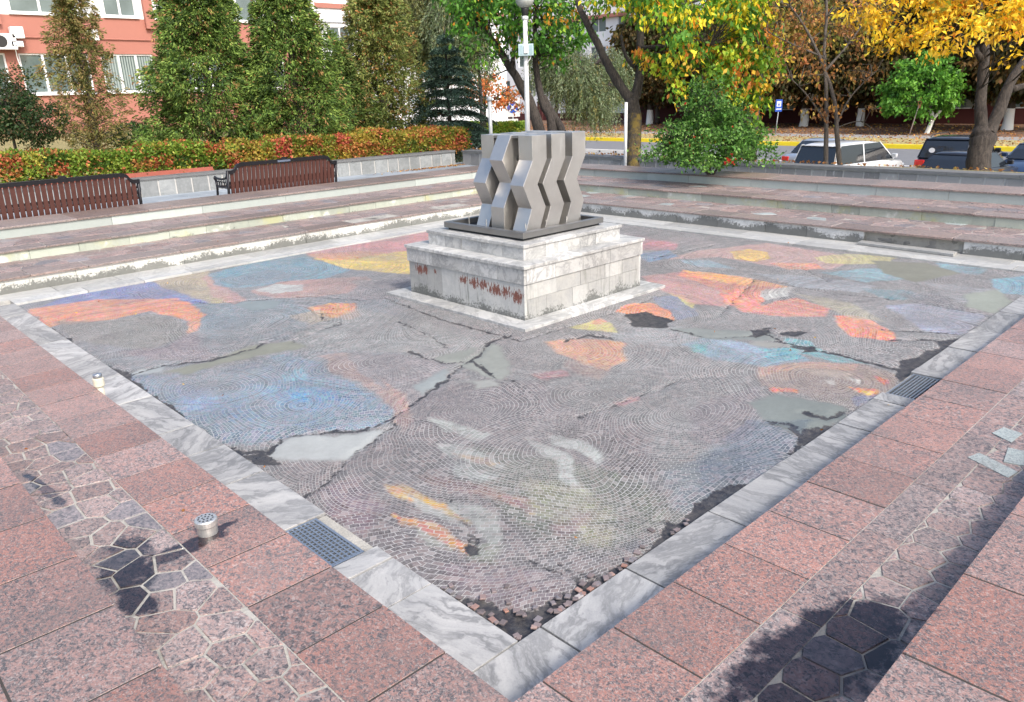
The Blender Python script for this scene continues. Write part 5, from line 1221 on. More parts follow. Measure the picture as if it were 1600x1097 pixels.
# hedge on the planter wall
def hedge(name, label, A, B, depth, z0, zt, pal, seed, n, leaf=(.075, .045), face=True):
    r = np.random.default_rng(seed); A, B = np.array(A, float), np.array(B, float); t = empty(name, (A[0], A[1], z0), label=label, cat='hedge')
    d = B-A; L = np.hypot(*d); d /= L; nr = np.array([-d[1], d[0]])
    mb = MB(); T = lambda s, q, z: (d[0]*s+nr[0]*q, d[1]*s+nr[1]*q, z)
    s = r.uniform(0, L, n); q = r.random(n); top = r.random(n)
    tz = np.interp(s/L, np.linspace(0, 1, len(zt)), zt)-z0+.16*(vnoise(s, s*0+3, 1.9, seed)-.5)*2
    w_ = depth*(1+.12*(vnoise(s, s*0, 2.1, seed+1)-.5)*2)
    zz = np.where(top < .55, tz*(1-.25*r.random(n)**2), tz*r.random(n)); qq = np.where(top < .55, w_*q, -.04+.22*r.random(n)**1.5*w_)
    back = (top > .9); qq = np.where(back, w_-.1*r.random(n), qq)
    qq = qq+.12*np.maximum(0, zz/tz-.7)*(qq < w_*.3)
    P = np.stack([d[0]*s+nr[0]*qq, d[1]*s+nr[1]*qq, zz], 1)+r.normal(size=(n, 3))*.02
    dr = r.normal(size=(n, 3))+np.array([-nr[0]*.7, -nr[1]*.7, .25]); ci = (s*2.6).astype(int)*7+(qq*4).astype(int)*3+(zz*5).astype(int); ci -= ci.min()
    leaves('foliage', P, dr, leaf[0], leaf[1], pick(pal, n, r, ci, .22), M_LEAF, t, r)
    return t
HP = [(5, (96, 122, 42)), (4, (120, 140, 52)), (4, (66, 94, 36)), (1.6, (172, 98, 66)), (1.6, (160, 112, 64)), (2, (166, 160, 70)), (1, (150, 70, 50))]
HP2 = [(4, (134, 128, 52)), (3, (104, 118, 44)), (2.5, (170, 116, 66)), (1.8, (180, 92, 76)), (2, (160, 140, 60)), (1.5, (80, 96, 38))]
hedge('barberry_hedge', 'long low green hedge with red and yellow leaves behind the nearer bench', (-8.5, 11.95), (2.6, 11.4), 1.15, .40, [1.05, 1.12, 1.10, 1.0, .98, .96], HP, 101, 60000)
hedge('barberry_hedge', 'long low hedge turning orange red, running from the second bench to the lamp post', (2.62, 11.4), (8.9, 11.05), 1.15, .40, [.95, .97, .96, .93], HP2, 102, 36000)
hedge('low_hedge', 'small trimmed green and yellow hedge on the lawn beside the no stopping sign', onz(735, 212, .1)[:2]+[0, 0], onz(822, 205, .1)[:2], 1.0, -.2, [.55, .5], [(4, (120, 150, 56)), (3, (160, 166, 70)), (2, (80, 116, 44))], 103, 9000, (.11, .07))
for (a, b_) in [((-9.0, 11.86), (1.9, 11.33))]:
    a, b_ = np.array(a), np.array(b_); mb = MB(); d = (b_-a); L = np.hypot(*d); d /= L; nr = np.array([-d[1], d[0]]); T = lambda s, q, z: (a[0]+d[0]*s+nr[0]*q, a[1]+d[1]*s+nr[1]*q, z)
    mb.box(0, L, 0, .06, .35, .535, T=T); mb.build('painted_kerb', plain('red_plaster', (.30, .085, .06), .85, var=.3, scale=8), label='low red painted kerb under the hedge behind the benches', cat='kerb')
def litter(label, n, seed, fx, size=.045, pal=None):
    r = np.random.default_rng(seed); P = fx(r, n); d = r.normal(size=(n, 3)); d[:, 2] *= .15
    o = leaves('fallen_leaves', P, d, size, size*.65, pick(pal or [(3, (160, 110, 62)), (2, (140, 94, 56)), (1.5, (190, 156, 84)), (1.5, (110, 78, 48))], n, r), M_LEAF, None, r, .15)
    tag(o, label, 'fallen leaves', kind='stuff')
def f1(r, n):
    c = onz(712, 261, ZP)[:2]; X = c[0]+r.normal(size=n)*.7; Y = np.minimum(c[1]+r.normal(size=n)*.06, 10.68); Y = 10.70-np.abs(r.normal(size=n))*.12-(X-8.1)*.0; return np.stack([X-.4, Y-.02, np.full(n, ZP+.012)], 1)
litter('orange leaves gathered on the paving at the foot of the planter wall', 420, 111, f1)
def f2_(r, n):
    X = r.uniform(44, 66, n); Y = r.uniform(-2, 60, n); return np.stack([X, Y, gh(X, Y)*0+np.where(X < 50.6, -1.86, np.where(X < 54, -1.885, gh(X, Y)+.05))], 1)
litter('dry brown and yellow leaves scattered over the verge across the street', 9000, 112, f2_, .16)
def f3(r, n):
    X = r.uniform(8.7, 19, n); Y = r.uniform(-6, 20, n); return np.stack([X, Y, gh(X, Y)+.04], 1)
litter('brown and yellow leaves lying under the trees behind the dark wall', 5000, 113, f3, .07)
def f4(r, n):
    X = r.uniform(-4.5, 6.6, n); Y = r.uniform(-4.5, 6.6, n)
    lev = np.where((X > X3) | (Y > Y3), Z3, np.where((X > X2) | (Y > Y2), Z2, np.where((X > X1) | (Y > Y1) | (X < x1) | (Y < y1), Z1, .008))); return np.stack([X, Y, lev+.006], 1)
litter('few tiny dry leaves scattered over the steps and the mosaic', 90, 114, f4, .022)

# ------------------------------------------------------------------ benches (seen from behind)
M_SLAT = plain('red_brown_slat', (.070, .024, .018), .5, var=.25, scale=14, coat=.1)
M_BIRON = plain('black_cast_iron', (.018, .018, .022), .38, .5, var=.3)
M_PLAQ = plain('bluish_plaque', (.16, .20, .28), .35, .6)
def bench(cx, label, plaque=False):
    t = empty('park_bench', (cx, 6.92, ZP), label=label, cat='bench', group='benches on the paving behind the steps')
    hl = .985; zb, zt, zs = .20, .83, .72          # back: bottom, top of middle part, shoulder height
    prof = [(-hl, zs), (-hl+.07, zs+.0), (-hl+.11, zs+.02), (-hl+.15, zs+.08), (-hl+.19, zt-.01), (-hl+.25, zt), (hl-.25, zt), (hl-.19, zt-.01), (hl-.15, zs+.08), (hl-.11, zs+.02), (hl-.07, zs), (hl, zs)]
    lean = lambda z: (z-.45)*-.16
    def topz(x):
        for (a, za), (b_, zb_) in zip(prof, prof[1:]):
            if a <= x <= b_: return za+(zb_-za)*(x-a)/(b_-a)
        return zs
    n_ = 26
    mb = MB()
    for i in range(n_):
        x = -hl+.035+(2*hl-.07)*(i+.5)/n_; w_ = .0285; z1 = min(topz(x-w_), topz(x+w_))-.02
        vs = []
        for z in (.06, z1):
            for xx, q in ((x-w_, -.011), (x+w_, -.011), (x+w_, .011), (x-w_, .011)): vs.append((xx, lean(z)+q, z))
        mb.mesh(vs, [(3, 2, 1, 0), (0, 1, 5, 4), (1, 2, 6, 5), (2, 3, 7, 6), (3, 0, 4, 7), (4, 5, 6, 7)])
    mb.build('back_slats', M_SLAT, t)
    mb = MB()
    for k in range(len(prof)-1):
        (a, za), (b_, zb_) = prof[k], prof[k+1]; vs = []
        for x, z in ((a, za), (b_, zb_)):
            for dz, q in ((-.055, -.022), (.0, -.026), (.0, .022), (-.055, .020)): vs.append((x, lean(z)+q, z+dz))
        mb.mesh(vs, [(0, 4, 5, 1), (1, 5, 6, 2), (2, 6, 7, 3), (3, 7, 4, 0)]+([(0, 1, 2, 3)] if k == 0 else [])+([(7, 6, 5, 4)] if k == len(prof)-2 else []))
    mb.box(-.05, .05, lean(zt)-.02, lean(zt)+.02, zt-.002, zt+.018); mb.box(-.028, .028, lean(zt)-.016, lean(zt)+.016, zt+.018, zt+.03)
    mb.build('top_rail', M_BIRON, t)
    mb = MB()
    for z in (.52, .30): mb.box(-hl+.02, hl-.02, lean(z)+.012, lean(z)+.034, z-.02, z+.02)
    mb.build('back_rail', M_BIRON, t)
    for s in (-1, 1):
        x = s*hl; mb = MB()
        mb.tube([(x, lean(.0)+.02, 0), (x, lean(.3), .3), (x, lean(.72), .72)], .022, 8)
        mb.tube([(x, lean(.70), .70), (x, .04, .60), (x, .20, .575), (x, .40, .58), (x, .46, .60), (x, .48, .575), (x, .455, .555)], .018, 8)
        mb.tube([(x, .44, .56), (x, .42, .44), (x, .46, .25), (x, .44, .0)], .02, 8)
        mb.build('end_frame', M_BIRON, t, True)
        mb = MB()
        for i in range(4):
            c = (.10+i*.085, .50)
            mb.tube([(x, c[0]+.032*math.cos(a), c[1]+.04*math.sin(a)) for a in np.linspace(0, 6.28, 13)], .007, 5, cap=False)
        mb.tube([(x, .02, .46), (x, .2, .44), (x, .42, .45)], .012, 6)
        for i in range(5): mb.tube([(x, .04+i*.085, .45), (x, .085+i*.08, .57)], .006, 5)
        mb.build('armrest_lattice', M_BIRON, t)
    mb = MB()
    for i in range(6): q = .03+i*.073; mb.box(-hl+.01, hl-.01, q, q+.055, .43, .455)
    mb.build('seat', M_SLAT, t)
    if plaque: mb = MB(); mb.box(-.13, .10, lean(.80)-.031, lean(.80)-.027, zt-.045, zt-.015); mb.build('plaque', M_PLAQ, t)
    return t
pa = ony(222, 318, 6.92)[0]; bench(pa-.985-.01, 'red brown slatted bench with black frame, seen from behind at the left edge')
pb = (ony(352, 302, 6.92)[0]+ony(531, 284, 6.92)[0])/2; bench(pb, 'red brown slatted bench with black frame and small blue plaque on its top rail', True)

# ------------------------------------------------------------------ lamp, poles, signs
M_WPOLE = plain('white_pole_paint', (.72, .72, .72), .5, var=.1); M_GPOLE = plain('grey_pole', (.34, .36, .37), .6, .3)
M_BLACK = plain('black_plastic', (.02, .02, .022), .5); M_BOX = plain('pale_cyan_metal', (.42, .56, .60), .5, var=.15)
m, n, b = new_mat('milky_glass'); b.inputs['Base Color'].default_value = (.50, .52, .50, 1); b.inputs['Roughness'].default_value = .25; b.inputs['Transmission Weight'].default_value = .25; M_GLOBE = m
D = 18.; pb_ = at(822.5, 120, D); g0 = gz(pb_); lb = np.array([pb_[0], pb_[1], g0])
t = empty('street_lamp', lb, label='white street lamp post with a pale bowl head and a small box, behind the sculpture', cat='street lamp')
ztop = at(822, 25, D)[2]-g0; zb0 = at(822, 88, D)[2]-g0; zb1 = at(822, 70, D)[2]-g0; zn = at(822, 31, D)[2]-g0
mb = MB(); mb.tube([(0, 0, -.1), (0, 0, zb1*.6), (0, 0, ztop)], [.062, .058, .050], 14); mb.build('pole', M_WPOLE, t, True)
mb = MB(); mb.lathe([(.065, 0), (.075, .02), (.075, .05), (.065, .07)], (0, 0, zn-.03), 16); mb.build('collar', M_WPOLE, t)
zl = ztop-.02
mb = MB(); mb.lathe([(.05, -.02), (.075, .02), (.085, .10), (.10, .16)], (0, 0, zl), 20); mb.build('lamp_neck', M_BLACK, t, True)
mb = MB(); mb.lathe([(.10, .15), (.165, .20), (.205, .27), (.215, .34)], (0, 0, zl), 28); mb.build('lamp_bowl', M_GLOBE, t, True)
mb = MB(); mb.lathe([(.245, .34), (.245, .36), (.20, .42), (.05, .48)], (0, 0, zl), 28); mb.build('lamp_hood', plain('lamp_hood', (.12, .12, .125), .5), t, True)
bx = empty('junction_box', lb+np.array([0, 0, 0]), label='pale blue grey equipment box clamped to the white lamp post', cat='box'); bx.rotation_euler = (0, 0, YAW-math.pi/2)
mb = MB(); mb.box(-.175, .175, -.16, -.065, zb0, zb1, ch=0); mb.build('casing', M_BOX, bx, bevel=.008)
mb = MB(); mb.box(-.05, .05, -.19, -.161, zb0+.05, zb1-.03); mb.build('front_cover', M_WPOLE, bx, bevel=.005)
M_PANL = plain('grey_panel', (.30, .42, .46), .5)
for a_ in (-.145, .08): mb = MB(); mb.box(a_, a_+.065, -.168, -.161, zb0+.03, zb1-.03); mb.build('side_panel', M_PANL, bx)
mb = MB(); mb.tube([(.11, -.11, zb0), (.10, -.11, zb0-.06), (.05, -.09, zb0-.12), (.03, -.06, zb0-.2)], .012, 8); mb.build('cable', M_WPOLE, bx, True)

D = 17.; p_ = foot(767, 210, D); t = empty('grey_post', p_, label='plain grey metal post with a cap left of the lamp, behind the hedge', cat='post')
hp = at(765, 157, D)[2]-p_[2]; mb = MB(); mb.tube([(0, 0, -.1), (0, 0, hp)], .042, 12); mb.build('pole', M_GPOLE, t, True); mb = MB(); mb.lathe([(.052, 0), (.056, .03), (.056, .07), (.03, .10)], (0, 0, hp-.01), 12); mb.build('cap', M_GPOLE, t, True)
D = 15.6; p_ = foot(977, 250, D); t = empty('white_post', p_, label='slim white post standing against the mossy maple trunk', cat='post')
hp = at(977, 161, D)[2]-p_[2]; mb = MB(); mb.tube([(0, 0, -.1), (0, 0, hp)], .032, 12); mb.build('pole', M_WPOLE, t, True); mb = MB(); mb.lathe([(.036, 0), (.036, .012), (.02, .02)], (0, 0, hp), 12); mb.build('cap', M_WPOLE, t, True)

M_BLUE = plain('sign_blue', (.03, .10, .50), .4, var=.05); M_SW = plain('sign_white', (.75, .75, .76), .4, var=.05); M_RED = plain('sign_red', (.55, .05, .05), .4)
M_ORB = plain('rusty_orange', (.55, .22, .10), .6)
def disc(mb, r0, y, n=28, m=0, r1=0, yb=None):
    if r1: 
        for i in range(n):
            a, b_ = 2*math.pi*i/n, 2*math.pi*(i+1)/n
            mb.poly([(r1*math.cos(a), y, r1*math.sin(a)), (r1*math.cos(b_), y, r1*math.sin(b_)), (r0*math.cos(b_), y, r0*math.sin(b_)), (r0*math.cos(a), y, r0*math.sin(a))], m)
    else: mb.poly([(r0*math.cos(2*math.pi*i/n), y, r0*math.sin(2*math.pi*i/n)) for i in range(n)], m)
def face_cam(p): return math.atan2(p[1]-CAM[1], p[0]-CAM[0])-math.pi/2
D = 36.; c = at(801, 168, D); g0 = gz(c); k = D/FPX
t = empty('no_stopping_sign', (c[0], c[1], g0), face_cam(c), label='round blue no stopping sign on a white board, left of the lamp post', cat='road sign')
zc = c[2]-g0; mb = MB(); mb.tube([(0, .03, -.1), (0, .03, zc+.2)], .03, 8); mb.build('pole', M_GPOLE, t, True)
mb = MB(); mb.box(-11*k, 11*k, 0, .012, zc-14*k, zc+14*k); mb.build('board', M_SW, t)
s = MB(); disc(s, 9.2*k, -.004); o = s.build('ring', M_SW, t); o.location = (0, 0, zc)
s = MB(); disc(s, 8.6*k, -.007); o = s.build('disc', M_BLUE, t); o.location = (0, 0, zc)
s = MB()
for a in (math.pi/4, -math.pi/4):
    ca, sa = math.cos(a), math.sin(a); w_ = 1.1*k; l = 8*k
    s.poly([(x*ca-z*sa, -.010 if a > 0 else -.0115, x*sa+z*ca) for x, z in ((-l, -w_), (l, -w_), (l, w_), (-l, w_))])
o = s.build('cross', M_SW, t); o.location = (0, 0, zc)
mb = MB(); mb.box(-8*k, 8*k, 0, .01, zc-24*k, zc-17*k); mb.build('lower_plate', M_SW, t)
D = 60.; c = at(1217, 165, D); g0 = -1.9; k = D/FPX
t = empty('blue_road_sign', (c[0], c[1], g0), face_cam(c), label='rectangular blue and white sign on a thin pole across the street', cat='road sign')
zc = c[2]-g0; mb = MB(); mb.tube([(-.1, .05, -.1), (0, .05, zc-.3)], .035, 8); mb.build('pole', M_GPOLE, t, True)
mb = MB(); mb.box(-5*k, 5*k, 0, .02, zc-9*k, zc+9*k); mb.build('board', M_BLUE, t)
mb = MB(); mb.poly([(-3.2*k, -.006, zc-1.5*k), (3.2*k, -.006, zc-1.5*k), (3.2*k, -.006, zc+6.5*k), (-3.2*k, -.006, zc+6.5*k)]); mb.poly([(-4*k, -.006, zc-6*k), (4*k, -.006, zc-6*k), (4*k, -.006, zc-4.4*k), (-4*k, -.006, zc-4.4*k)]); mb.build('white_panel', M_SW, t)
mb = MB(); mb.poly([(-1.8*k, -.010, zc), (1.8*k, -.010, zc), (0, -.010, zc+5.*k)]); mb.build('symbol', M_BLUE, t)
D = 54.; c = at(1437, 160, D); f_ = onz(1428, 221, -1.9); k = D/FPX
f_ = np.array([c[0], c[1], -1.9]); off = (1428-1437)*k
t = empty('leaning_sign', f_, face_cam(c), label='leaning pole with a round rusty orange sign seen nearly edge on, by the young maple', cat='road sign')
zc = c[2]+1.9; mb = MB(); mb.tube([(off, .02, -.1), (-.02, .02, zc-.2)], .035, 8); mb.build('pole', plain('pinkish_pole', (.48, .38, .34), .6), t, True)
s = MB(); 
for i in range(24):
    a, b_ = 2*math.pi*i/24, 2*math.pi*(i+1)/24
    s.poly([(.30*3.6/8*math.cos(a), -.10*math.cos(a)-.012, .40*math.sin(a)), (.30*3.6/8*math.cos(b_), -.10*math.cos(b_)-.012, .40*math.sin(b_)), (.30*3.6/8*math.cos(b_), -.10*math.cos(b_)+.012, .40*math.sin(b_)), (.30*3.6/8*math.cos(a), -.10*math.cos(a)+.012, .40*math.sin(a))])
for dy in (-.012, .012): s.poly([(.30*3.6/8*math.cos(2*math.pi*i/24), -.10*math.cos(2*math.pi*i/24)+dy, .40*math.sin(2*math.pi*i/24)) for i in range(24)])
o = s.build('disc', M_ORB, t); o.location = (.02, 0, zc)
# white rail with dark studs at the edge of the car park
t = empty('road_barrier', (31.0, 21, -2.0), label='low white barrier with dark studs along the street, left of the maple trunk', cat='barrier')
mb = MB(); mb.box(-.06, .06, -5, 14, .30, .50); mb.build('rail', M_WHITE, t, bevel=.01)
for i in range(16): mb = MB(); mb.box(-.075, -.061, -4.6+i*1.2, -4.48+i*1.2, .36, .44); mb.build('stud', M_BLACK, t)
for i in range(8): mb = MB(); mb.box(-.04, .04, -4.5+i*2.5, -4.4+i*2.5, 0, .30); mb.build('post', M_WHITE, t)

# ------------------------------------------------------------------ cars
def car_paint(name, col, metal=.3):
    m, n, b = new_mat(name); b.inputs['Base Color'].default_value = (*col, 1); b.inputs['Metallic'].default_value = metal; b.inputs['Roughness'].default_value = .32
    b.inputs['Coat Weight'].default_value = .8; b.inputs['Coat Roughness'].default_value = .06; t = NT(n); t.bump(b, t.noise(t.obj(), 2.5, 2), .03, .02); return m
m, n, b = new_mat('dark_car_glass'); b.inputs['Base Color'].default_value = (.012, .016, .022, 1); b.inputs['Roughness'].default_value = .06; b.inputs['Specular IOR Level'].default_value = .9; M_GLASS = m
M_TYRE = plain('tyre_rubber', (.02, .02, .02), .85); M_RIM = plain('alloy_rim', (.5, .5, .5), .35, .8); M_TRIM = plain('black_trim', (.02, .02, .02), .6)
m, n, b = new_mat('red_lens'); b.inputs['Base Color'].default_value = (.55, .02, .02, 1); b.inputs['Roughness'].default_value = .15; b.inputs['Coat Weight'].default_value = .6; M_TAIL = m
m, n, b = new_mat('clear_lens'); b.inputs['Base Color'].default_value = (.7, .72, .75, 1); b.inputs['Roughness'].default_value = .12; M_HEAD = m
def car(name, label, loc, rz, L, Wd, H, kind, paint, extras=()):
    """x forward. body = lofted cross-sections with tumblehome; glasshouse separate"""
    t = empty(name, loc, rz, label=label, cat='car', group='cars parked beyond the dark wall'); hl, hw = L/2, Wd/2
    belt = {'van': .60, 'suv': .60, 'hatch': .62, 'sedan': .64}[kind]*H
    # lower body outline (x, bottom z, top z)
    nose = {'van': .50, 'suv': .56, 'hatch': .50, 'sedan': .48}[kind]*H
    tail = {'van': belt, 'suv': belt, 'hatch': belt*.98, 'sedan': belt*.94}[kind]
    S = [(-hl, .32, tail*.70, .80), (-hl+.06, .24, tail*.92, .93), (-hl+.22, .20, tail, .98), (-hl*.4, .20, belt, 1.), (hl*.25, .20, belt*.99, 1.), (hl*.52, .20, belt*.93, .99), (hl*.85, .22, nose*1.05, .94), (hl-.08, .26, nose*.88, .84), (hl, .34, nose*.66, .72)]
    mb = MB(); secs = []
    for x, zb_, zt_, ws in S:
        w_ = hw*ws; zm = zb_+(zt_-zb_)*.55
        secs.append([(x, -w_*.90, zb_), (x, -w_, zb_+.12), (x, -w_*1.0, zm), (x, -w_*.965, zt_-.04), (x, -w_*.88, zt_), (x, w_*.88, zt_), (x, w_*.965, zt_-.04), (x, w_*1., zm), (x, w_, zb_+.12), (x, w_*.90, zb_)])
    def loft(mb, secs, close=True):
        n_ = len(secs[0]); vs = [p for s_ in secs for p in s_]; fs = []
        for i in range(len(secs)-1):
            for j in range(n_): k_ = (j+1) % n_; fs.append((i*n_+j, i*n_+k_, (i+1)*n_+k_, (i+1)*n_+j))
        fs.append(tuple(reversed(range(n_)))); fs.append(tuple((len(secs)-1)*n_+j for j in range(n_))); mb.mesh(vs, fs)
    loft(mb, secs); o = mb.build('body', paint, t, True); md = o.modifiers.new('b', 'BEVEL'); md.width = .02; md.segments = 2; md.angle_limit = R(35)
    # roof line: rear base, rear top, front top, windscreen base
    rb, rt, ft, fb = {'van': (-hl+.06, -hl+.36, hl*.22, hl*.62), 'suv': (-hl+.10, -hl+.50, hl*.12, hl*.42), 'hatch': (-hl+.12, -hl+.75, hl*.05, hl*.48), 'sedan': (-hl+.55, -hl*.42, hl*.08, hl*.45)}[kind]
    zr = H; tw = .74 if kind in ('sedan', 'hatch') else .80
    def yy(z): return hw*(.93+(tw-.93)*(z-belt)/(zr-belt))
    def gsec(x0_, x1_, z): return (x0_, x1_, z)
    lv = [(rb, fb, belt-.02), (rb+(rt-rb)*.55, fb+(ft-fb)*.52, belt+(zr-belt)*.55), (rt-.03, ft+.06, zr-.09)]
    mb = MB(); vs = []
    for a, b_, z in lv:
        w_ = yy(z); vs += [(a, -w_*.93, z), (a+.08, -w_, z), (b_-.10, -w_, z), (b_, -w_*.90, z), (b_, w_*.90, z), (b_-.10, w_, z), (a+.08, w_, z), (a, w_*.93, z)]
    fs = []
    for i in range(2):
        for j in range(8): k_ = (j+1) % 8; fs.append((i*8+j, i*8+k_, (i+1)*8+k_, (i+1)*8+j))
    mb.mesh(vs, fs); mb.build('window_glass', M_GLASS, t)
    # roof with curvature
    mb = MB(); n_ = 7; secs = []
    for i in range(n_):
        q = i/(n_-1); x = (rt-.08)+(ft+.10-rt+.08)*q; dz = -.085*(abs(2*q-1)**3); w_ = yy(zr)*(1.02-.05*abs(2*q-1)**2)
        secs.append([(x, -w_, zr-.095), (x, -w_*.98, zr-.05+dz*.7), (x, -w_*.8, zr-.012+dz), (x, 0, zr+dz), (x, w_*.8, zr-.012+dz), (x, w_*.98, zr-.05+dz*.7), (x, w_, zr-.095)])
    loft(mb, secs); mb.build('roof', paint, t, True)
    # pillars
    for s_ in (-1, 1):
        def pil(xa, za, xb, zb_, wd):
            w0, w1 = yy(za)+.004, yy(zb_)+.004
            mb = MB(); mb.mesh([(xa-wd, s_*w0, za), (xa+wd, s_*w0, za), (xb+wd, s_*w1, zb_), (xb-wd, s_*w1, zb_), (xa-wd, s_*(w0-.03), za), (xa+wd, s_*(w0-.03), za), (xb+wd, s_*(w1-.03), zb_), (xb-wd, s_*(w1-.03), zb_)], [(0, 1, 2, 3), (7, 6, 5, 4), (0, 3, 7, 4), (1, 5, 6, 2), (3, 2, 6, 7), (4, 5, 1, 0)]); mb.build('pillar', paint, t)
        pil(rb+.09, belt-.03, rt+.06, zr-.07, .075 if kind != 'sedan' else .06); pil(fb-.10, belt-.03, ft+.0, zr-.07, .03)
        xm = (rb+fb)/2-.1; pil(xm, belt-.03, xm-.02, zr-.07, .035)
        if kind == 'suv': xq = rb+(fb-rb)*.27; pil(xq, belt-.03, xq+.03, zr-.07, .04)
        mb = MB(); zt_ = belt*1.0; mb.box(fb-.28, fb-.16, s_*hw*.93 if s_ > 0 else -hw*.93-.20, s_*hw*.93+.20 if s_ > 0 else -hw*.93, zt_+.02, zt_+.17); mb.build('wing_mirror', paint, t, bevel=.03)
        th_ = tail*.86
        mb = MB(); mb.box(-hl-.012, -hl+.13, min(s_*hw*.62, s_*hw*.985), max(s_*hw*.62, s_*hw*.985), th_*.80, th_*1.05); mb.build('tail_light', M_TAIL, t, bevel=.02)
        mb = MB(); mb.box(hl-.24, hl-.05, min(s_*hw*.48, s_*hw*.86), max(s_*hw*.48, s_*hw*.86), nose*.72, nose*.90); mb.build('headlight', M_HEAD, t, bevel=.03)
        for xw in (-hl*.60, hl*.62):
            w = empty('wheel', (xw, s_*(hw-.10), .33)); w.parent = t
            w.rotation_euler = (math.pi/2, 0, 0)
            mb = MB(); mb.lathe([(.20, -.10), (.31, -.10), (.33, -.07), (.33, .07), (.31, .10), (.20, .10)], n=24); mb.build('tyre', M_TYRE, w, True)
            mb = MB(); mb.lathe([(.21, -.095), (.19, -.06), (.05, -.07), (.02, -.08)], n=20); mb.lathe([(.02, .08), (.05, .07), (.19, .06), (.21, .095)], n=20); mb.build('rim', M_RIM, w)
    mb = MB(); mb.box(-hl-.035, -hl+.15, -hw*.86, hw*.86, .30, .52); mb.build('rear_bumper', paint if kind != 'suv' else M_TRIM, t, bevel=.03)
    mb = MB(); mb.box(-hl-.022, -hl+.01, -.26, .26, tail*.66, tail*.66+.11); mb.build('number_plate', M_SW, t)
    mb = MB(); mb.box(hl-.10, hl+.03, -.26, .26, .36, .47); mb.build('number_plate', M_SW, t)
    mb = MB(); mb.box(hl-.14, hl-.02, -hw*.42, hw*.42, nose*.60, nose*.80); mb.build('grille', M_TRIM, t, bevel=.01)
    if 'rack' in extras:
        for s_ in (-1, 1): mb = MB(); mb.tube([(rt+.1, s_*hw*.68, zr-.02), (rt+.2, s_*hw*.68, zr+.06), (ft-.2, s_*hw*.68, zr+.06), (ft-.05, s_*hw*.68, zr-.02)], .02, 6); mb.build('roof_rail', M_TRIM, t)
    if 'sticker' in extras:
        mb = MB(); x_ = rb+(rt-rb)*.35; z_ = belt+(zr-belt)*.34; mb.poly([(x_-.05, .42+.11*math.cos(a), z_+.09*math.sin(a)) for a in np.linspace(0, 6, 14)]); mb.build('sticker', M_SW, t)
    if 'badge' in extras:
        mb = MB(); c_ = (-hl-.02, 0, tail*.86); mb.tube([(c_[0], c_[1], c_[2]+.08), (c_[0], c_[1]+.055, c_[2]), (c_[0], c_[1], c_[2]-.08), (c_[0], c_[1]-.055, c_[2]), (c_[0], c_[1], c_[2]+.08)], .012, 6); mb.build('badge', M_RIM, t)
    return t
ZR = -1.995
P_W = car_paint('white_paint', (.62, .64, .66), .1); P_S = car_paint('silver_paint', (.42, .47, .53), .6); P_B = car_paint('black_paint', (.012, .012, .016), .2); P_BL = car_paint('blue_paint', (.03, .06, .13), .5)
car('minivan', 'white minivan with dark windows parked behind the two thin tree trunks', (24.6, 7.35, ZR), R(-9), 4.8, 1.85, 1.76, 'van', P_W)
car('silver_car', 'silver saloon car with a red tail light half hidden behind the white minivan', (29.6, 10.6, ZR), R(-3), 4.5, 1.75, 1.50, 'sedan', P_S)
car('black_suv', 'black off road car with roof rails and a round white sticker on its rear window', (28.6, 4.75, ZR), R(0), 4.7, 1.88, 1.78, 'suv', P_B, ('rack', 'sticker'))
car('black_hatchback', 'black hatchback parked in front of the black off road car, behind the thick trunk', (25.6, 3.55, ZR), R(-8), 4.3, 1.76, 1.46, 'hatch', P_B, ('badge',))
car('blue_car', 'dark blue saloon car facing the plaza at the right edge', (29.4, 2.35, ZR), R(176), 4.6, 1.80, 1.50, 'sedan', P_BL)

# ------------------------------------------------------------------ buildings
def plaster(name, col, var=.1):
    m, n, b = new_mat(name); t = NT(n); g = t.geo()
    c = t.mix(t.noise(g, .8, 6, .7), tuple(x*(1-var) for x in col), tuple(min(1, x*(1+var)) for x in col))
    k = t.math('MULTIPLY', t.math('SUBTRACT', t.noise(t.vmath('MULTIPLY', g, (1, 1, .15)), 3, 5, .7), .55), 2, clamp=True)
    c = t.mix(t.math('MULTIPLY', k, .25), c, tuple(x*.6 for x in col)); t.link(c, b.inputs['Base Color']); b.inputs['Roughness'].default_value = .9; t.bump(b, t.noise(g, 25, 4), .15, .01); return m
M_PINK = plaster('salmon_plaster', (.37, .155, .12)); M_WHP = plaster('white_plaster', (.78, .79, .80), .05); M_DRED = plaster('dark_red_plaster', (.075, .018, .018)); M_GREY = plaster('grey_plaster', (.48, .50, .53))
M_FRM = plain('white_window_frame', (.78, .79, .80), .4, var=.05)
m, n, b = new_mat('window_pane'); t_ = NT(n); b.inputs['Base Color'].default_value = (.10, .14, .15, 1); b.inputs['Roughness'].default_value = .05; b.inputs['Specular IOR Level'].default_value = .8
t_.link(t_.mix(t_.noise(t_.geo(), .9, 3), (.03, .045, .045), (.20, .26, .26)), b.inputs['Base Color']); M_PANE = m
M_BLIND = plain('grey_blind', (.26, .31, .30), .8, var=.15)
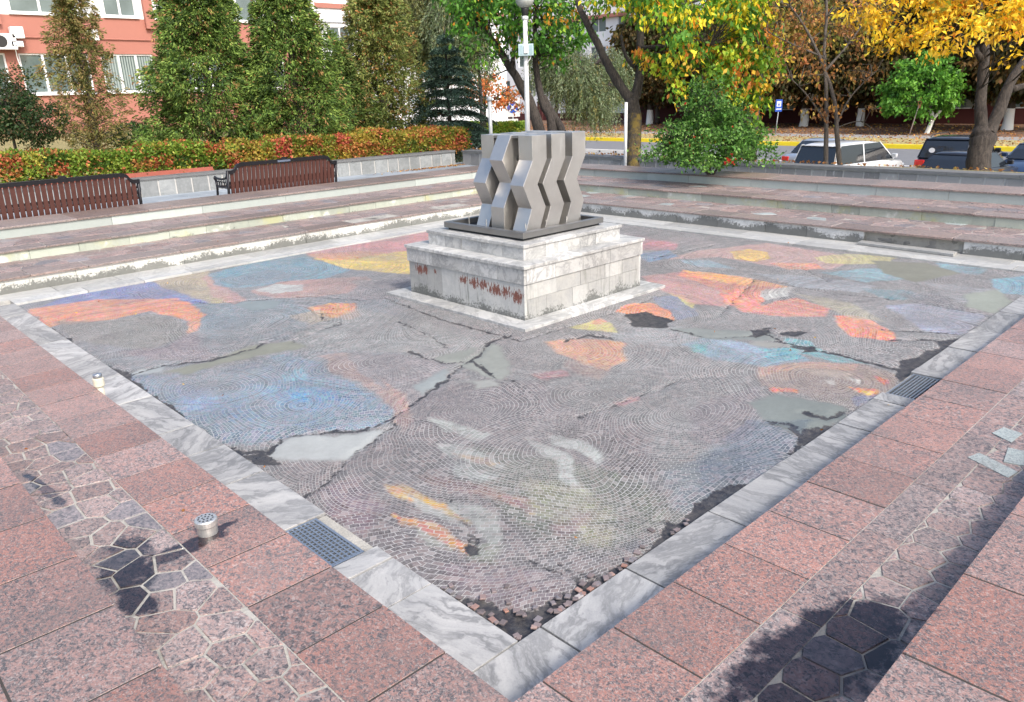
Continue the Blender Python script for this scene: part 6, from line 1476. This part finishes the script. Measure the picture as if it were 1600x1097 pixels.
def facade_y(parent, Y, x0, x1_, z0, z1, holes, mat, depth=.14, name='wall', back=8):
    """wall in the plane y=Y facing -y with real openings"""
    xs = sorted({x0, x1_, *[h[0] for h in holes], *[h[1] for h in holes]}); zs = sorted({z0, z1, *[h[2] for h in holes], *[h[3] for h in holes]})
    mb = MB()
    for a, b_ in zip(xs, xs[1:]):
        for c, d in zip(zs, zs[1:]):
            mx, mz = (a+b_)/2, (c+d)/2
            if any(h[0] < mx < h[1] and h[2] < mz < h[3] for h in holes): continue
            mb.poly([(a, Y, c), (b_, Y, c), (b_, Y, d), (a, Y, d)])
    for a, b_, c, d in holes:
        q = Y+depth; mb.poly([(a, Y, c), (a, Y, d), (a, q, d), (a, q, c)]); mb.poly([(b_, Y, d), (b_, Y, c), (b_, q, c), (b_, q, d)]); mb.poly([(a, Y, d), (b_, Y, d), (b_, q, d), (a, q, d)]); mb.poly([(b_, Y, c), (a, Y, c), (a, q, c), (b_, q, c)])
    mb.poly([(x1_, Y, z0), (x1_, Y+back, z0), (x1_, Y+back, z1), (x1_, Y, z1)]); mb.poly([(x0, Y+back, z0), (x0, Y, z0), (x0, Y, z1), (x0, Y+back, z1)]); mb.poly([(x0, Y, z1), (x1_, Y, z1), (x1_, Y+back, z1), (x0, Y+back, z1)]); mb.poly([(x0, Y+back, z0), (x0, Y+back, z1), (x1_, Y+back, z1), (x1_, Y+back, z0)])
    return mb.build(name, mat, parent)
def window_y(parent, Y, a, b_, c, d, nm=3, blinds=False, r=None, depth=.10):
    mb = MB(); q0, q1 = Y+depth-.05, Y+depth+.01; fw = .06
    mb.box(a, b_, q0, q1, c, c+fw); mb.box(a, b_, q0, q1, d-fw, d); mb.box(a, a+fw, q0, q1, c+fw, d-fw); mb.box(b_-fw, b_, q0, q1, c+fw, d-fw)
    for i in range(1, nm): x = a+(b_-a)*i/nm; mb.box(x-fw*.7, x+fw*.7, q0, q1, c+fw, d-fw)
    f = mb.build('window', M_FRM, parent)
    mb = MB(); mb.poly([(a+fw, Y+depth, c+fw), (b_-fw, Y+depth, c+fw), (b_-fw, Y+depth, d-fw), (a+fw, Y+depth, d-fw)]); mb.build('pane', M_PANE, f)
    mb = MB(); mb.box(a-.06, b_+.06, Y-.10, Y+.03, c-.07, c-.005); mb.build('sill', M_FRM, f)
    if blinds:
        mb = MB(); x = a+.1
        while x < b_-.12: mb.box(x, x+.055, Y+depth-.012, Y+depth-.008, c+.1, d-.08); x += .1
        mb.build('blind', M_BLIND, f)
bA = empty('office_building', (6, 30, 0), label='salmon pink office building with white framed windows behind the conifers on the left', cat='building')
def loc(o, p): o.location = (-p.location.x, -p.location.y, 0)
YB = 30.; lowz = (2.36, 3.82)
lows = [(-1.9, .3), (.62, 2.62), (3.05, 5.5), (5.95, 8.0), (8.9, 11.2), (11.9, 14.0)]
ups = [(-1.2, 1.2), (3.1, 5.15), (6.4, 7.65), (8.6, 10.2), (11, 13)]
H1 = [(a, b_, *lowz) for a, b_ in lows]
parts = [facade_y(bA, YB, -7, 16.1, -.2, 5.16, H1, M_PINK)]
upb = facade_y(bA, YB+.02, -7, 15.95, 5.16, 9.6, [(a, b_, 5.24, 6.95) for a, b_ in ups], M_WHP, name='upper_wall'); parts.append(upb)
for i, (a, b_) in enumerate(lows): window_y(bA, YB, a, b_, *lowz, nm=3, blinds=(i == 3))
for i, (a, b_) in enumerate(ups): window_y(bA, YB+.02, a, b_, 5.24, 6.95, nm=2)
for x in (2.35, 7.9): mb = MB(); mb.box(x, x+.36, YB-.18, YB-.002, 4.80, 9.6); mb.build('pilaster', M_PINK, bA)
mb = MB(); mb.box(14.4, 15.7, YB-.35, YB-.002, 5.0, 9.6); mb.build('white_bay', M_WHP, bA)
mb = MB(); mb.tube([(-6, YB-.05, 4.42), (9, YB-.05, 4.36)], .022, 6); mb.build('cable_duct', M_PINK, bA)
for o in bA.children: o.location = (-6, -30, 0)
def ac(u, v, w_, h, label, fan=True):
    c = ony(u, v, YB-.3); t = empty('air_conditioner', c, label=label, cat='air conditioner', group='units on the salmon wall')
    mb = MB(); mb.box(-w_/2, w_/2, -.15, .16, -h/2, h/2); mb.build('casing', M_FRM, t, bevel=.015)
    if fan:
        mb = MB(); s = MB(); disc(s, h*.38, -.155, 24); o = s.build('fan_grille', M_TRIM, t); o.location = (-w_*.1, 0, 0)
        mb.tube([(w_*.4, -.1, -h/2), (w_*.45, .1, -h), (w_*.6, .25, -h*2.2)], .02, 6); mb.build('hose', M_FRM, t)
    else: mb = MB(); mb.box(-w_*.35, w_*.35, -.165, -.152, -h*.3, h*.3); mb.build('front_panel', M_SW, t)
ac(4, 65, .85, .55, 'white air conditioner with a round fan grille at the left picture edge')
ac(26, 51, .42, .40, 'white metal box mounted above the small vent unit on the pink wall', False)
ac(26, 69, .40, .20, 'small white vent unit just below the square box on the pink wall', False)
ac(143, 55, .44, .40, 'white unit on the pink wall partly behind the brownish conifer', False)
bB = empty('white_block', (22, 40, 0), label='white building with pink bands and a row of windows behind the olive thuja', cat='building')
hs_ = [(22.6+i*2.6, 22.6+i*2.6+1.9, 4.6, 6.1) for i in range(5)]
facade_y(bB, 40, 16, 38, -.5, 11, hs_, M_WHP)
for a, b_, c, d in hs_: window_y(bB, 40, a, b_, c, d, 2)
for z_ in (7.15,): mb = MB(); mb.box(16, 38, 39.9, 39.998, z_, z_+.28); mb.build('pink_band', M_PINK, bB)
mb = MB(); mb.box(16, 18.0, 39.86, 39.997, .5, 6); mb.build('pink_corner', M_PINK, bB)
mb = MB(); mb.box(22.3, 38, 39.9, 39.998, 6.35, 6.55); mb.build('ledge', M_GREY, bB)
for o in bB.children: o.location = (-22, -40, 0)
# street building: dark red ground floor, pale upper floors (facade plane x = 68)
def facade_x(parent, X, y0, y1_, z0, z1, holes, mat, name='wall', depth=.2):
    ys_ = sorted({y0, y1_, *[h[0] for h in holes], *[h[1] for h in holes]}); zs = sorted({z0, z1, *[h[2] for h in holes], *[h[3] for h in holes]}); mb = MB()
    for a, b_ in zip(ys_, ys_[1:]):
        for c, d in zip(zs, zs[1:]):
            my, mz = (a+b_)/2, (c+d)/2
            if any(h[0] < my < h[1] and h[2] < mz < h[3] for h in holes): continue
            mb.poly([(X, b_, c), (X, a, c), (X, a, d), (X, b_, d)])
    for a, b_, c, d in holes:
        q = X+depth; mb.poly([(X, a, c), (q, a, c), (q, a, d), (X, a, d)]); mb.poly([(q, b_, c), (X, b_, c), (X, b_, d), (q, b_, d)]); mb.poly([(X, a, d), (q, a, d), (q, b_, d), (X, b_, d)]); mb.poly([(q, a, c), (X, a, c), (X, b_, c), (q, b_, c)])
    mb.poly([(X, y0, z1), (X+12, y0, z1), (X+12, y1_, z1), (X, y1_, z1)]); mb.poly([(X, y0, z0), (X+12, y0, z0), (X+12, y0, z1), (X, y0, z1)]); mb.poly([(X+12, y1_, z0), (X, y1_, z0), (X, y1_, z1), (X+12, y1_, z1)])
    return mb.build(name, mat, parent)
def window_x(parent, X, a, b_, c, d, depth=.15, nm=2):
    mb = MB(); fw = .08; q0, q1 = X+depth-.05, X+depth+.01
    mb.box(q0, q1, a, b_, c, c+fw); mb.box(q0, q1, a, b_, d-fw, d); mb.box(q0, q1, a, a+fw, c+fw, d-fw); mb.box(q0, q1, b_-fw, b_, c+fw, d-fw)
    for i in range(1, nm): y = a+(b_-a)*i/nm; mb.box(q0, q1, y-.05, y+.05, c+fw, d-fw)
    f = mb.build('window', M_FRM, parent); mb = MB(); mb.poly([(X+depth, b_-fw, c+fw), (X+depth, a+fw, c+fw), (X+depth, a+fw, d-fw), (X+depth, b_-fw, d-fw)]); mb.build('pane', M_PANE, f)
bC = empty('street_building', (68, 20, 0), label='long building with a dark red ground floor behind the chestnut trees', cat='building')
hg = [(-10+i*5.2, -10+i*5.2+3.2, -.6, 1.0) for i in range(11)]; hu = [(-10+i*3.6, -10+i*3.6+2.0, 4.0+j*3, 5.6+j*3) for i in range(17) for j in range(3)]
facade_x(bC, 68, -14, 52, -2.4, 2.6, hg, M_DRED); facade_x(bC, 68.05, -14, 52, 2.6, 14, hu, M_WHP, 'upper_wall')
for h_ in hg: window_x(bC, 68, *h_)
for h_ in hu: window_x(bC, 68.05, *h_)
mb = MB(); mb.box(67.0, 67.99, -14, 52, 2.3, 2.62); mb.build('canopy', M_GREY, bC)
for o in bC.children: o.location = (-68, -20, 0)
bD = empty('corner_building', (62, 60, 0), label='pale building with dark red pillars in the gap left of the main maple trunk', cat='building')
hd = [(60+i*4, 62.4+i*4, 1.2, 3.2) for i in range(3)]+[(60+i*4, 62.4+i*4, 4.6, 6.4) for i in range(3)]
hd = [(54+i*4.2, 56.4+i*4.2, z_, z_+1.8) for i in range(10) for z_ in (1.6, 5.0, 8.4)]
facade_x(bD, 72, 53, 100, -2.4, 13, hd, M_WHP)
for h_ in hd: window_x(bD, 72, *h_)
for i in range(9): mb = MB(); mb.box(71.3, 71.6, 53.4+i*5, 54.2+i*5, -2.2, .6); mb.build('red_pillar', M_DRED, bD)
mb = MB(); mb.box(71.6, 71.95, 53.4, 98, -2.2, -.9); mb.build('red_base', M_DRED, bD)
mb = MB(); mb.box(71.5, 71.97, 53, 100, 9.9, 10.3); mb.build('pink_cornice', M_PINK, bD)
for o in bD.children: o.location = (-62, -60, 0)
